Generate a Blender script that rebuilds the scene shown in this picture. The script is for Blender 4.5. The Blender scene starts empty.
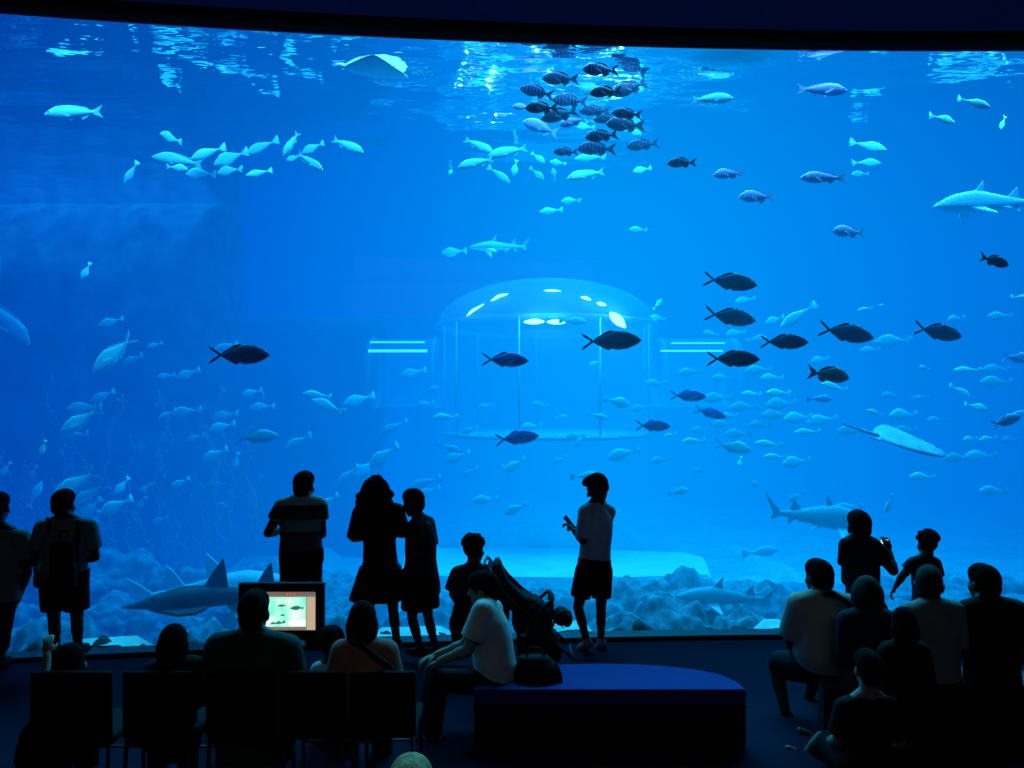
import bpy, bmesh, math, random
import numpy as np
from mathutils import Vector, Matrix, noise
R = random.Random(7)
S = bpy.context.scene
COL = S.collection
F, CX, CY, CAMZ = 773.0, 512.0, 400.0, 2.5      # focal length in pixels, principal point, eye height

def at(px, py, Y):
    return Vector(((px-CX)*Y/F, Y, CAMZ-(py-CY)*Y/F))
def glassY(X):
    return 8.36-(X-4.8)**2/118.0

# ------------------------------------------------------------------ materials
def new_mat(name):
    m = bpy.data.materials.new(name); m.use_nodes = True
    nt = m.node_tree; nt.nodes.clear()
    out = nt.nodes.new('ShaderNodeOutputMaterial')
    return m, nt, out
def N(nt, t, **kw):
    n = nt.nodes.new(t)
    for k, v in kw.items(): setattr(n, k, v)
    return n
def ramp(nt, stops, src=None, interp='LINEAR'):
    r = N(nt, 'ShaderNodeValToRGB'); r.color_ramp.interpolation = interp
    e = r.color_ramp.elements
    e[0].position, e[0].color = stops[0][0], (*stops[0][1], 1)
    e[1].position, e[1].color = stops[-1][0], (*stops[-1][1], 1)
    for p, c in stops[1:-1]:
        x = e.new(p); x.color = (*c, 1)
    if src is not None: nt.links.new(src, r.inputs[0])
    return r
def mat(name, c1, c2=None, scale=20, rough=.7, bump=0., spec=.3, coat=0):
    m, nt, out = new_mat(name)
    b = N(nt, 'ShaderNodeBsdfPrincipled')
    b.inputs['Roughness'].default_value = rough
    b.inputs['Specular IOR Level'].default_value = spec
    b.inputs['Coat Weight'].default_value = coat
    c2 = c2 or tuple(x*.7 for x in c1)
    tc = N(nt, 'ShaderNodeTexCoord'); nz = N(nt, 'ShaderNodeTexNoise')
    nz.inputs['Scale'].default_value = scale; nz.inputs['Detail'].default_value = 4
    nt.links.new(tc.outputs['Object'], nz.inputs['Vector'])
    r = ramp(nt, [(.3, c2), (.7, c1)], nz.outputs['Fac'])
    nt.links.new(r.outputs[0], b.inputs['Base Color'])
    if bump:
        bp = N(nt, 'ShaderNodeBump'); bp.inputs['Strength'].default_value = bump
        nt.links.new(nz.outputs['Fac'], bp.inputs['Height']); nt.links.new(bp.outputs[0], b.inputs['Normal'])
    nt.links.new(b.outputs[0], out.inputs['Surface'])
    return m
def fish_mat(name, back, side, belly, z0=-.09, z1=.05, stripes=None, rough=.45):
    """counter-shaded fish skin: colour follows the height on the body, optional dark cross bars"""
    m, nt, out = new_mat(name)
    b = N(nt, 'ShaderNodeBsdfPrincipled'); b.inputs['Roughness'].default_value = rough; b.inputs['Specular IOR Level'].default_value = .12
    tc = N(nt, 'ShaderNodeTexCoord'); sp = N(nt, 'ShaderNodeSeparateXYZ')
    nt.links.new(tc.outputs['Object'], sp.inputs[0])
    mr = N(nt, 'ShaderNodeMapRange'); mr.inputs['From Min'].default_value = z0; mr.inputs['From Max'].default_value = z1
    nt.links.new(sp.outputs['Z'], mr.inputs['Value'])
    nz = N(nt, 'ShaderNodeTexNoise'); nz.inputs['Scale'].default_value = 14
    nt.links.new(tc.outputs['Object'], nz.inputs['Vector'])
    ad = N(nt, 'ShaderNodeMath', operation='MULTIPLY_ADD'); ad.inputs[1].default_value = .25; 
    nt.links.new(nz.outputs['Fac'], ad.inputs[0]); nt.links.new(mr.outputs[0], ad.inputs[2])
    r = ramp(nt, [(.1, belly), (.32, side), (.8, side), (1., back)], ad.outputs[0])
    col = r.outputs[0]
    if stripes:
        w = N(nt, 'ShaderNodeTexWave'); w.bands_direction = 'X'; w.inputs['Scale'].default_value = stripes[0]
        w.inputs['Distortion'].default_value = .6
        nt.links.new(tc.outputs['Object'], w.inputs['Vector'])
        rr = ramp(nt, [(.35, (0, 0, 0)), (.6, (1, 1, 1))], w.outputs['Fac'])
        mx = N(nt, 'ShaderNodeMix', data_type='RGBA'); mx.blend_type = 'MIX'
        nt.links.new(rr.outputs[0], mx.inputs[0]); nt.links.new(col, mx.inputs[6]); mx.inputs[7].default_value = (*stripes[1], 1)
        col = mx.outputs[2]
    nt.links.new(col, b.inputs['Base Color'])
    nt.links.new(b.outputs[0], out.inputs['Surface'])
    return m
def emit_mat(name, c, s, c2=None, scale=3):
    m, nt, out = new_mat(name)
    e = N(nt, 'ShaderNodeEmission'); e.inputs['Strength'].default_value = s
    if c2:
        tc = N(nt, 'ShaderNodeTexCoord'); nz = N(nt, 'ShaderNodeTexNoise'); nz.inputs['Scale'].default_value = scale
        nt.links.new(tc.outputs['Object'], nz.inputs['Vector'])
        r = ramp(nt, [(.35, c2), (.6, c)], nz.outputs['Fac']); nt.links.new(r.outputs[0], e.inputs['Color'])
    else:
        e.inputs['Color'].default_value = (*c, 1)
    nt.links.new(e.outputs[0], out.inputs['Surface'])
    return m

# ------------------------------------------------------------------ objects
def tag(o, label=None, cat=None, group=None, kind=None):
    if label: o['label'] = label
    if cat: o['category'] = cat
    if group: o['group'] = group
    if kind: o['kind'] = kind
    return o
def link(name, me, m=None, parent=None):
    if m is not None:
        me.materials.clear(); me.materials.append(m)
    o = bpy.data.objects.new(name, me); COL.objects.link(o)
    if parent is not None: o.parent = parent
    return o
def empty(name, loc=(0, 0, 0), label=None, cat=None, group=None):
    o = bpy.data.objects.new(name, None); COL.objects.link(o); o.location = loc
    o.empty_display_size = .1
    return tag(o, label, cat, group)
def mesh_of(bm, smooth=True):
    bmesh.ops.recalc_face_normals(bm, faces=bm.faces)
    me = bpy.data.meshes.new('m'); bm.to_mesh(me); bm.free()
    if smooth:
        for p in me.polygons: p.use_smooth = True
    return me
def box(bm, lo, hi, bev=0., rot=None, piv=None):
    lo, hi = Vector(lo), Vector(hi)
    r = bmesh.ops.create_cube(bm, size=1)
    vs = r['verts']; c = (lo+hi)/2; d = hi-lo
    for v in vs: v.co = Vector((v.co.x*d.x, v.co.y*d.y, v.co.z*d.z))+c
    if bev:
        es = {e for v in vs for e in v.link_edges}
        rr = bmesh.ops.bevel(bm, geom=list(es), offset=bev, segments=2, affect='EDGES', profile=.5)
        vs = list({v for f in rr['faces'] for v in f.verts}|{v for v in vs if v.is_valid})
    if rot is not None:
        piv = Vector(piv) if piv is not None else c
        for v in vs: v.co = rot@(v.co-piv)+piv
    return vs
def tube(bm, pts, r, seg=10, r2=None):
    pts = [Vector(p) for p in pts]; n = len(pts); rings = []
    up = Vector((0, 0, 1)); prev = None
    for i, p in enumerate(pts):
        d = (pts[min(i+1, n-1)]-pts[max(i-1, 0)]).normalized()
        if prev is None:
            a = d.cross(up if abs(d.z) < .95 else Vector((1, 0, 0))).normalized()
        else:
            a = (prev-d*prev.dot(d)).normalized()
        prev = a; b = d.cross(a)
        rr = r if r2 is None else r+(r2-r)*i/(n-1)
        rings.append([bm.verts.new(p+(a*math.cos(t)+b*math.sin(t))*rr) for t in [2*math.pi*k/seg for k in range(seg)]])
    for i in range(n-1):
        for k in range(seg):
            bm.faces.new((rings[i][k], rings[i][(k+1) % seg], rings[i+1][(k+1) % seg], rings[i+1][k]))
    bm.faces.new(rings[0]); bm.faces.new(rings[-1][::-1])
def obj_box(name, lo, hi, m, parent=None, bev=.01, rot=None, piv=None):
    bm = bmesh.new(); box(bm, lo, hi, bev, rot, piv); return link(name, mesh_of(bm, False), m, parent)
def obj_tube(name, pts, r, m, parent=None, seg=10, r2=None):
    bm = bmesh.new(); tube(bm, pts, r, seg, r2); return link(name, mesh_of(bm), m, parent)
def prism(bm, poly, z0, z1):
    lo = [bm.verts.new((x, y, z0)) for x, y in poly]; hi = [bm.verts.new((x, y, z1)) for x, y in poly]
    n = len(poly)
    for i in range(n): bm.faces.new((lo[i], lo[(i+1) % n], hi[(i+1) % n], hi[i]))
    bm.faces.new(lo[::-1]); bm.faces.new(hi)
    return lo, hi

# ------------------------------------------------------------------ rounded solids merged to one skin
def cone(a, b, r0, r1): return ('c', Vector(a), Vector(b), r0, r1)
def ell(c, rad, axes=None): return ('e', Vector(c), rad, axes)
def loft(levels, cap=True): return ('l', levels)    # levels: (centre, half-width vector, half-depth vector)
def fcone(a, b, r0, r1): return ('f', Vector(a), Vector(b), r0, r1)      # flat-ended sleeve
def add_prim(bm, p):
    if p[0] == 'c':
        _, a, b, r0, r1 = p
        d = b-a; L = d.length
        d = d/L if L > 1e-6 else Vector((0, 0, 1))
        u = d.orthogonal().normalized(); v = d.cross(u); seg = 14; rings = []
        prof = [(-math.cos(t)*r0, math.sin(t)*r0) for t in (.35, .8, 1.2)]+[(0, r0)]+[(L, r1)]+[(L+math.cos(t)*r1, math.sin(t)*r1) for t in (1.2, .8, .35)]
        for h, r in prof:
            rings.append([bm.verts.new(a+d*h+(u*math.cos(2*math.pi*k/seg)+v*math.sin(2*math.pi*k/seg))*r) for k in range(seg)])
        for i in range(len(rings)-1):
            for k in range(seg): bm.faces.new((rings[i][k], rings[i][(k+1) % seg], rings[i+1][(k+1) % seg], rings[i+1][k]))
        bm.faces.new(rings[0][::-1]); bm.faces.new(rings[-1])
    elif p[0] == 'f':
        _, a, b, r0, r1 = p
        d = (b-a).normalized(); u = d.orthogonal().normalized(); v = d.cross(u); seg = 16
        rings = [[bm.verts.new(a.lerp(b, t)+(u*math.cos(2*math.pi*k/seg)+v*math.sin(2*math.pi*k/seg))*(r0+(r1-r0)*t)) for k in range(seg)] for t in (0, .5, 1)]
        for i in range(2):
            for k in range(seg): bm.faces.new((rings[i][k], rings[i][(k+1) % seg], rings[i+1][(k+1) % seg], rings[i+1][k]))
        bm.faces.new(rings[0][::-1]); bm.faces.new(rings[-1])
    elif p[0] == 'e':
        _, c, rad, ax = p
        ax = ax or (Vector((1, 0, 0)), Vector((0, 1, 0)), Vector((0, 0, 1)))
        r = bmesh.ops.create_icosphere(bm, subdivisions=3, radius=1)
        for v in r['verts']:
            q = v.co.copy(); v.co = c+ax[0]*q.x*rad[0]+ax[1]*q.y*rad[1]+ax[2]*q.z*rad[2]
    else:
        rings = []; seg = 22
        for c, w, d in p[1]:
            rg = []
            for k in range(seg):
                t = 2*math.pi*k/seg; ct, st = math.cos(t), math.sin(t)
                rg.append(bm.verts.new(Vector(c)+Vector(w)*math.copysign(abs(ct)**.85, ct)+Vector(d)*math.copysign(abs(st)**.85, st)))
            rings.append(rg)
        for i in range(len(rings)-1):
            for k in range(seg): bm.faces.new((rings[i][k], rings[i][(k+1) % seg], rings[i+1][(k+1) % seg], rings[i+1][k]))
        bm.faces.new(rings[0][::-1]); bm.faces.new(rings[-1])
def blob(name, prims, m, parent=None, voxel=.009, it=4, origin=None):
    bm = bmesh.new()
    for p in prims: add_prim(bm, p)
    bmesh.ops.recalc_face_normals(bm, faces=bm.faces)
    me = bpy.data.meshes.new('t'); bm.to_mesh(me); bm.free()
    t = bpy.data.objects.new('t', me); COL.objects.link(t)
    rm = t.modifiers.new('r', 'REMESH'); rm.mode = 'VOXEL'; rm.voxel_size = voxel; rm.use_smooth_shade = True
    sm = t.modifiers.new('s', 'SMOOTH'); sm.factor = .5; sm.iterations = it
    dg = bpy.context.evaluated_depsgraph_get()
    out = bpy.data.meshes.new_from_object(t.evaluated_get(dg))
    bpy.data.objects.remove(t); bpy.data.meshes.remove(me)
    for p in out.polygons: p.use_smooth = True
    if origin is not None: out.transform(Matrix.Translation(-Vector(origin)))
    return link(name, out, m, parent)
# ================================================================== camera, light, world
cam = bpy.data.cameras.new('camera'); co = bpy.data.objects.new('camera', cam); COL.objects.link(co)
co.location = (0, 0, CAMZ); co.rotation_euler = (math.pi/2, 0, 0)
cam.sensor_width = 36; cam.lens = F/1024*36; cam.shift_y = 16/1024; cam.clip_end = 200
S.camera = co
S.view_settings.view_transform = 'Standard'; S.view_settings.look = 'None'
S.cycles.max_bounces = 8; S.cycles.diffuse_bounces = 2; S.cycles.glossy_bounces = 3
S.cycles.transparent_max_bounces = 16; S.cycles.volume_bounces = 0
S.cycles.sample_clamp_indirect = 3; S.cycles.use_denoising = True
S.cycles.caustics_reflective = False; S.cycles.caustics_refractive = False
w = bpy.data.worlds.new('world'); S.world = w; w.use_nodes = True
w.node_tree.nodes['Background'].inputs[0].default_value = (.02, .05, .2, 1)
w.node_tree.nodes['Background'].inputs[1].default_value = .01

def area(name, loc, sx, sy, power, color, rot=(0, 0, 0)):
    l = bpy.data.lights.new(name, 'AREA'); l.shape = 'RECTANGLE'; l.size = sx; l.size_y = sy; l.energy = power; l.color = color
    o = bpy.data.objects.new(name, l); COL.objects.link(o); o.location = loc; o.rotation_euler = rot
    return o
# lamps hung over the tank, above the water
LC = (.13, .68, 1)
for x, sx, p in ((-7.5, 4, 560), (-3, 4, 700), (1.5, 4, 850), (6, 4, 750), (10, 3, 480)):
    area('tank_lamp', (x, glassY(x)+.7, 8.5), sx, .7, p*.8, LC)
for x, sx, p in ((-9, 7, 2100), (1.5, 8, 4000), (10, 7, 3000)):
    area('tank_lamp', (x, 13.0, 8.6), sx, 4, p, LC)
for x, sx, p in ((-9, 8, 700), (1.5, 9, 2800), (10, 8, 1400)):
    area('tank_lamp', (x, 19.0, 8.6), sx, 5, p, LC)
# one dim unseen fill light behind the camera, added to show people's backs
area('hall_fill', (1.0, -2.6, 5.2), 5, 1.5, 13, (.9, 1, .92), (math.radians(66), 0, 0))

# ================================================================== hall
area('bulkhead_fill', (0.5, 5.5, 7.45), 14, .2, 9.0, (.1, .35, 1), (math.radians(80), 0, 0))  # unseen blue wash added to brighten the bulkhead
M_floor = mat('carpet_dark', (.012, .016, .040), (.008, .011, .030), 60, 1., .2, .05)
M_wall = mat('paint_navy', (.03, .10, .45), (.025, .09, .38), 8, .8)
M_band = mat('band_dark', (.028, .045, .085), (.02, .035, .07), 6, .7)
M_black = mat('black_matt', (.006, .006, .008), (.004, .004, .006), 20, .9)
def structure(o): return tag(o, kind='structure')
bm = bmesh.new(); prism(bm, [(-10, -4), (10, -4), (10, 8.2)]+[(x, glassY(x)+.02) for x in range(9, -10, -1)]+[(-10, 6.4)], -.12, 0)
structure(link('floor', mesh_of(bm, False), M_floor))
structure(obj_box('wall_rear', (-10, -4.15, -.1), (10, -4, 7.6), M_black, bev=0))
structure(obj_box('wall_left', (-10.15, -4, -.1), (-10, 6.45, 7.6), M_black, bev=0))
structure(obj_box('wall_right', (10, -4, -.1), (10.15, 8.05, 7.6), M_black, bev=0))
XS = [-9.99+i*.37 for i in range(55)]; XS = [x for x in XS if x < 9.99]+[9.99]
def curved(bm, y0, y1, z0, z1):      # a band that follows the curve of the window
    prism(bm, [(x, glassY(x)+y0) for x in XS]+[(x, glassY(x)+y1) for x in XS[::-1]], z0, z1)
bm = bmesh.new(); curved(bm, -.02, .0, 6.27, 6.46); structure(link('trim_1', mesh_of(bm, False), M_band))       # band over the glass
bm = bmesh.new(); curved(bm, -.15, -.0, 6.405, 6.418); structure(link('trim_2', mesh_of(bm, False), M_black))    # black soffit
bm = bmesh.new(); curved(bm, -.15, .0, 6.418, 7.6); structure(link('wall_front', mesh_of(bm, False), M_wall))     # bulkhead above
M_ledge = mat('ledge_grey', (.05, .06, .09), (.04, .05, .07), 12, .5)
bm = bmesh.new(); curved(bm, -.22, -.01, -.02, .042); structure(link('trim_3', mesh_of(bm, False), M_ledge))      # ledge under the glass
bm = bmesh.new(); curved(bm, -.235, -.215, -.01, .03); structure(link('ledge_shadow_strip', mesh_of(bm, False), M_black))  # black strip put in for the shadow gap along the ledge front

bm = bmesh.new(); prism(bm, [(-10, -4), (10, -4)]+[(x, glassY(x)) for x in XS[::-1]], 7.6, 7.75); structure(link('ceiling', mesh_of(bm, False), M_black))
# window pane
m, nt, out = new_mat('acrylic_pane')
t = N(nt, 'ShaderNodeBsdfTransparent'); g = N(nt, 'ShaderNodeBsdfGlossy'); g.inputs['Roughness'].default_value = .02
lw = N(nt, 'ShaderNodeFresnel'); lw.inputs['IOR'].default_value = 1.15
mx = N(nt, 'ShaderNodeMixShader'); nt.links.new(lw.outputs[0], mx.inputs[0]); nt.links.new(t.outputs[0], mx.inputs[1]); nt.links.new(g.outputs[0], mx.inputs[2])
nt.links.new(mx.outputs[0], out.inputs['Surface'])
bm = bmesh.new()
lo = [bm.verts.new((x, glassY(x), .0)) for x in XS]; hi = [bm.verts.new((x, glassY(x), 6.3)) for x in XS]
for i in range(len(XS)-1): bm.faces.new((lo[i], lo[i+1], hi[i+1], hi[i]))
structure(link('window_1', mesh_of(bm), m))

# ================================================================== tank
TL, TR, TB, SURF = -19, 19, 26, 6.42
m, nt, out = new_mat('sea_water')            # water that soaks up red and emits blue, standing in for scattered lamp light
ab = N(nt, 'ShaderNodeVolumeAbsorption'); ab.inputs['Color'].default_value = (0, .56, .62, 1); ab.inputs['Density'].default_value = .42
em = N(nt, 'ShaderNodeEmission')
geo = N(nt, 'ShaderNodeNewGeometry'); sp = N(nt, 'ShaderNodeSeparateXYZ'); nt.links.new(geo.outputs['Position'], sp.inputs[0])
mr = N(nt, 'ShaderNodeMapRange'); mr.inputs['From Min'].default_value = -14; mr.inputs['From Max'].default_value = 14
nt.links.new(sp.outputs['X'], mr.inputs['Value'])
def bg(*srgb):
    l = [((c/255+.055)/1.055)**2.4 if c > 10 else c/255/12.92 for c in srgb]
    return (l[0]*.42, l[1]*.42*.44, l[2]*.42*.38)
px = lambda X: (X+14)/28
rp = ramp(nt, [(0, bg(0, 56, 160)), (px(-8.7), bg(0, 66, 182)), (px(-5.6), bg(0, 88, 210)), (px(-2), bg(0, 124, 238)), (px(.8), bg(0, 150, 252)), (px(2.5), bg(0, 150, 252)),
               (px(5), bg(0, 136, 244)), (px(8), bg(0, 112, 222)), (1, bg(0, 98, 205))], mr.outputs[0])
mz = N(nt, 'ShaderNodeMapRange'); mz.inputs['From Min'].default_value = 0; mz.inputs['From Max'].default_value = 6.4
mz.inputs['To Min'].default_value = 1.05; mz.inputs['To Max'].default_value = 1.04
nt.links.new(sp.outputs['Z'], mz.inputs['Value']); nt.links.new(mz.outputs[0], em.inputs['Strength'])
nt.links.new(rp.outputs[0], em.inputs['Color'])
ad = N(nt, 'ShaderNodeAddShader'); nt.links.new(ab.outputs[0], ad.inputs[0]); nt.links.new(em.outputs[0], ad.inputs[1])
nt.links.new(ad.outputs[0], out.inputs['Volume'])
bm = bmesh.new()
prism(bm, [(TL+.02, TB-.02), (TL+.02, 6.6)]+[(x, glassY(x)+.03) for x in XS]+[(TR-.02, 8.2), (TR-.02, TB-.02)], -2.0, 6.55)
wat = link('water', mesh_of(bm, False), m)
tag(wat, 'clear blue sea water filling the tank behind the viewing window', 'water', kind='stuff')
S.cycles.volume_step_rate = 1.0; S.cycles.volume_max_steps = 64

M_tank = mat('tank_paint', (.02, .10, .25), (.015, .08, .2), .6, .9)
for nm, lo_, hi_ in (('wall_tank_rear', (TL, TB, -2), (TR, TB+.2, 7.5)), ('wall_tank_left', (TL-.2, 4, -2), (TL, TB, 7.5)), ('wall_tank_right', (TR, 4, -2), (TR+.2, TB, 7.5))):
    structure(obj_box(nm, lo_, hi_, M_tank, bev=0))

# water surface seen from below: mirrors at a low angle, lets lamp light in from above
m, nt, out = new_mat('water_surface')
t = N(nt, 'ShaderNodeBsdfTransparent'); g = N(nt, 'ShaderNodeBsdfGlossy'); g.inputs['Roughness'].default_value = .03; g.inputs['Color'].default_value = (.75, .75, .8, 1)
tc = N(nt, 'ShaderNodeTexCoord'); mp = N(nt, 'ShaderNodeMapping'); mp.inputs['Scale'].default_value = (.8, 1.5, 1)
nt.links.new(tc.outputs['Object'], mp.inputs['Vector'])
nz = N(nt, 'ShaderNodeTexNoise'); nz.inputs['Scale'].default_value = 1.7; nz.inputs['Detail'].default_value = 3
nt.links.new(mp.outputs[0], nz.inputs['Vector'])
bp = N(nt, 'ShaderNodeBump'); bp.inputs['Strength'].default_value = .22; bp.inputs['Distance'].default_value = .12
nt.links.new(nz.outputs['Fac'], bp.inputs['Height']); nt.links.new(bp.outputs[0], g.inputs['Normal'])
lw = N(nt, 'ShaderNodeLayerWeight'); lw.inputs['Blend'].default_value = .5
rr = ramp(nt, [(.5, (0, 0, 0)), (.57, (1, 1, 1))], lw.outputs['Facing'])
mx = N(nt, 'ShaderNodeMixShader'); nt.links.new(rr.outputs[0], mx.inputs[0]); nt.links.new(t.outputs[0], mx.inputs[1]); nt.links.new(g.outputs[0], mx.inputs[2])
nt.links.new(mx.outputs[0], out.inputs['Surface'])
bm = bmesh.new()
gx, gy = 120, 60; vs = []
for j in range(gy+1):
    for i in range(gx+1):
        x = TL+.05+(TR-TL-.1)*i/gx; y0 = glassY(max(-9.9, min(9.9, x)))+.04; y = y0+(TB-.05-y0)*(j/gy)**1.5
        z = SURF+.012*math.sin(x*2.1+y*3.3)+.010*math.sin(x*1.1-y*4.7+1)+.012*math.sin(y*2.2+x*.4)
        vs.append(bm.verts.new((x, y, z)))
for j in range(gy):
    for i in range(gx):
        a = j*(gx+1)+i; bm.faces.new((vs[a], vs[a+1], vs[a+gx+2], vs[a+gx+1]))
tag(link('water_surface', mesh_of(bm), m), 'rippled mirror-like underside of the water surface along the window top', 'water surface', kind='stuff')

# sand bed
M_sand = mat('pale_sand', (.5, .6, .52), (.3, .4, .36), 3, .9, .3)
bm = bmesh.new(); vs = []
for j in range(71):
    for i in range(241):
        x = TL+.05+(TR-TL-.1)*i/240; y0 = glassY(max(-9.9, min(9.9, x)))+.05; d = (TB-.05-y0)*(j/70)**2; y = y0+d
        t = min(1, max(0, (d-.3)/.8)); t = t*t*(3-2*t)
        pxl = 512+x*F/8.6; berm = max(0, *[1-max(0, abs(pxl-c)-h)/14 for c, h in ((138, 26), (415, 34), (570, 14), (775, 12), (960, 8))])
        z = -.16+.195*berm-.72*t+(.03+.22*t)*noise.noise(Vector((x*.5, y*.6, 0)))
        vs.append(bm.verts.new((x, y, z)))
for j in range(70):
    for i in range(240):
        a = j*241+i; bm.faces.new((vs[a], vs[a+1], vs[a+242], vs[a+241]))
tag(link('sand', mesh_of(bm), M_sand), 'pale sandy bed of the tank behind the rocks', 'sand', kind='stuff')

# ------------------------------------------------------------------ rocks
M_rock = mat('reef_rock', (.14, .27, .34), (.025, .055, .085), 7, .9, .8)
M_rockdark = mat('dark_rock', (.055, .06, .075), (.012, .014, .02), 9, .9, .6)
def rock(name, c, rad, label, seed, m, group=None, sub=4, rough=.35):
    bm = bmesh.new(); r = bmesh.ops.create_icosphere(bm, subdivisions=sub, radius=1)
    off = Vector((seed*3.7, seed*1.3, seed*2.1))
    for v in r['verts']:
        p = v.co.copy()
        k = 1+rough*noise.noise(p*1.3+off)+rough*.6*noise.noise(p*3.1+off)+rough*.25*noise.noise(p*7+off)
        v.co = Vector((p.x*k*rad[0], p.y*k*rad[1], p.z*k*rad[2]))
    o = link(name, mesh_of(bm), m); o.location = c
    return tag(o, label, 'rock', group)
near = [  # px centre, py top, width px, label
    (32, 641, 20, 'small black rock behind the glass between the first two standing men'),
    (100, 640, 28, 'flat-topped dark rock at the glass beside the backpacker’s calves'),
    (83, 641, 18, 'dark stone at the glass behind the backpacker’s ankle'),
    (138, 646, 22, 'low domed black stone in front of bright sand, behind the seated pair'),
    (196, 640, 20, 'dark rock at the glass beside the large seated man’s shoulder'),
    (243, 643, 26, 'black stone at the glass hidden partly by the large seated man'),
    (313, 640, 22, 'dark lumpy rock at the glass under the monitor corner'),
    (386, 631, 22, 'rounded dark rock at the glass behind the woman’s bare legs'),
    (439, 633, 24, 'flat dark boulder behind the glass between the boy’s legs and stroller'),
    (562, 626, 20, 'dark stone under the stroller’s round canopy'),
    (573, 637, 8, 'tiny dark pebble at the glass by the young man’s heel'),
    (617, 628, 20, 'low pointed dark rock right behind the young man’s shoes'),
    (642, 621, 24, 'blocky dark boulder with pale specks standing alone at the glass'),
    (700, 631, 34, 'long low dark stone at the glass, beside a flatter twin'),
    (712, 629, 18, 'narrow dark stone leaning on the long low one at the glass'),
    (741, 626, 22, 'peaked dark rock at the glass beyond the low stone pair'),
    (776, 630, 18, 'dark stone at the glass by the beige-shirted man’s elbow'),
]
for i, (x, y, wd, lab) in enumerate(near):
    X = (x-512)*8.5/F; Y = glassY(X)+.17; p = at(x, y, Y); rx = wd*Y/F/2
    h = max(.06, p.z+.12)
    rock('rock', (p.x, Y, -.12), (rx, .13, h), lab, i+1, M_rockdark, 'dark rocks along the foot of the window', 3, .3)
mounds = [  # px, py top, width px, depth, label
    (300, 596, 60, 12.0, 'hazy rounded reef mound beyond the monitor'),
    (350, 585, 60, 12.6, 'hazy tall reef rock between the striped-shirt man and the woman'),
    (445, 598, 90, 11.6, 'pale blue reef mound behind the boy’s tunic'),
    (520, 588, 70, 12.0, 'peaked hazy reef rock behind the stroller’s backrest'),
    (552, 583, 56, 12.8, 'pointed hazy reef rock beside the young man’s knee'),
    (606, 573, 40, 12.4, 'hazy rock column at the end of the pale slab, beside the young man’s shorts'),
    (640, 580, 70, 11.6, 'broad hazy reef mound below the pale flat slab'),
    (690, 574, 60, 11.0, 'knobbly hazy reef rock below the slab’s far end'),
    (730, 582, 70, 12.2, 'hazy reef mound above the pale cruising shark'),
    (795, 588, 90, 12.6, 'low hazy reef mound behind the beige-shirted man’s head'),
    (870, 592, 90, 13.0, 'hazy reef mound behind the man taking a photo'),
    (960, 585, 120, 13.4, 'wide hazy reef mound between the stretched-arm child and the man in black'),
    (40, 590, 120, 12.0, 'dim reef mound behind the first two standing men'),
    (150, 600, 110, 11.6, 'dim reef mound under the large dark shark'),
    (230, 596, 90, 12.2, 'dim reef mound behind the monitor’s edge'),
]
for i, (x, y, wd, Y, lab) in enumerate(mounds):
    p = at(x, y, Y); rx = wd*Y/F/2; z0 = -.75
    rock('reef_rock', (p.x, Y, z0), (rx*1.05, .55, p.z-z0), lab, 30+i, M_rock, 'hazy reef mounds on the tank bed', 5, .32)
row = [(20, 604, 90, 10.2, 'dark hazy rock lump low behind the edge-cut man'), (112, 602, 70, 10.4, 'dim rock lump between the backpacker and the large dark shark'), (175, 622, 60, 9.7, 'low dim rock lump directly under the large dark shark'), (235, 612, 60, 9.9, 'dim rock lump behind the broad seated man’s shoulder'),
 (300, 606, 44, 9.9, 'rock lump seen past the monitor’s corner'), (338, 594, 60, 10.3, 'tall textured rock behind the fuzzy-haired child'), (410, 604, 50, 10.6, 'textured rock behind the boy’s knees'), (452, 598, 60, 10.4, 'textured rock behind the curly-topped person'),
 (505, 592, 60, 10.6, 'textured rock seen beneath the stroller’s canopy'), (552, 586, 64, 10.8, 'cone-shaped textured rock between the stroller and the young man'), (622, 584, 76, 10.2, 'broad textured rock just past the young man’s legs'), (668, 588, 80, 10.0, 'speckled rock above the blocky dark boulder'),
 (716, 590, 74, 10.8, 'speckled rock behind the pale cruising shark'), (765, 592, 80, 10.6, 'speckled rock next to the beige-shirted man'), (835, 602, 80, 10.4, 'hazy rock between the beige-shirted man and the photographer'), (905, 606, 80, 10.6, 'hazy rock behind the stretched-arm child'), (968, 598, 80, 10.8, 'hazy rock behind the man in black'), (1024, 594, 80, 10.4, 'hazy rock at the far window edge')]
for i, (x, y, wd, Y, lab) in enumerate(row):
    p = at(x, y, Y); rx = wd*Y/F/2; z0 = -.7
    rock('reef_rock', (p.x, Y, z0), (rx*1.15, .5, (p.z-z0)*.95), lab, 60+i, M_rock, 'textured reef rocks nearer the glass', 5, .4)
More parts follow.
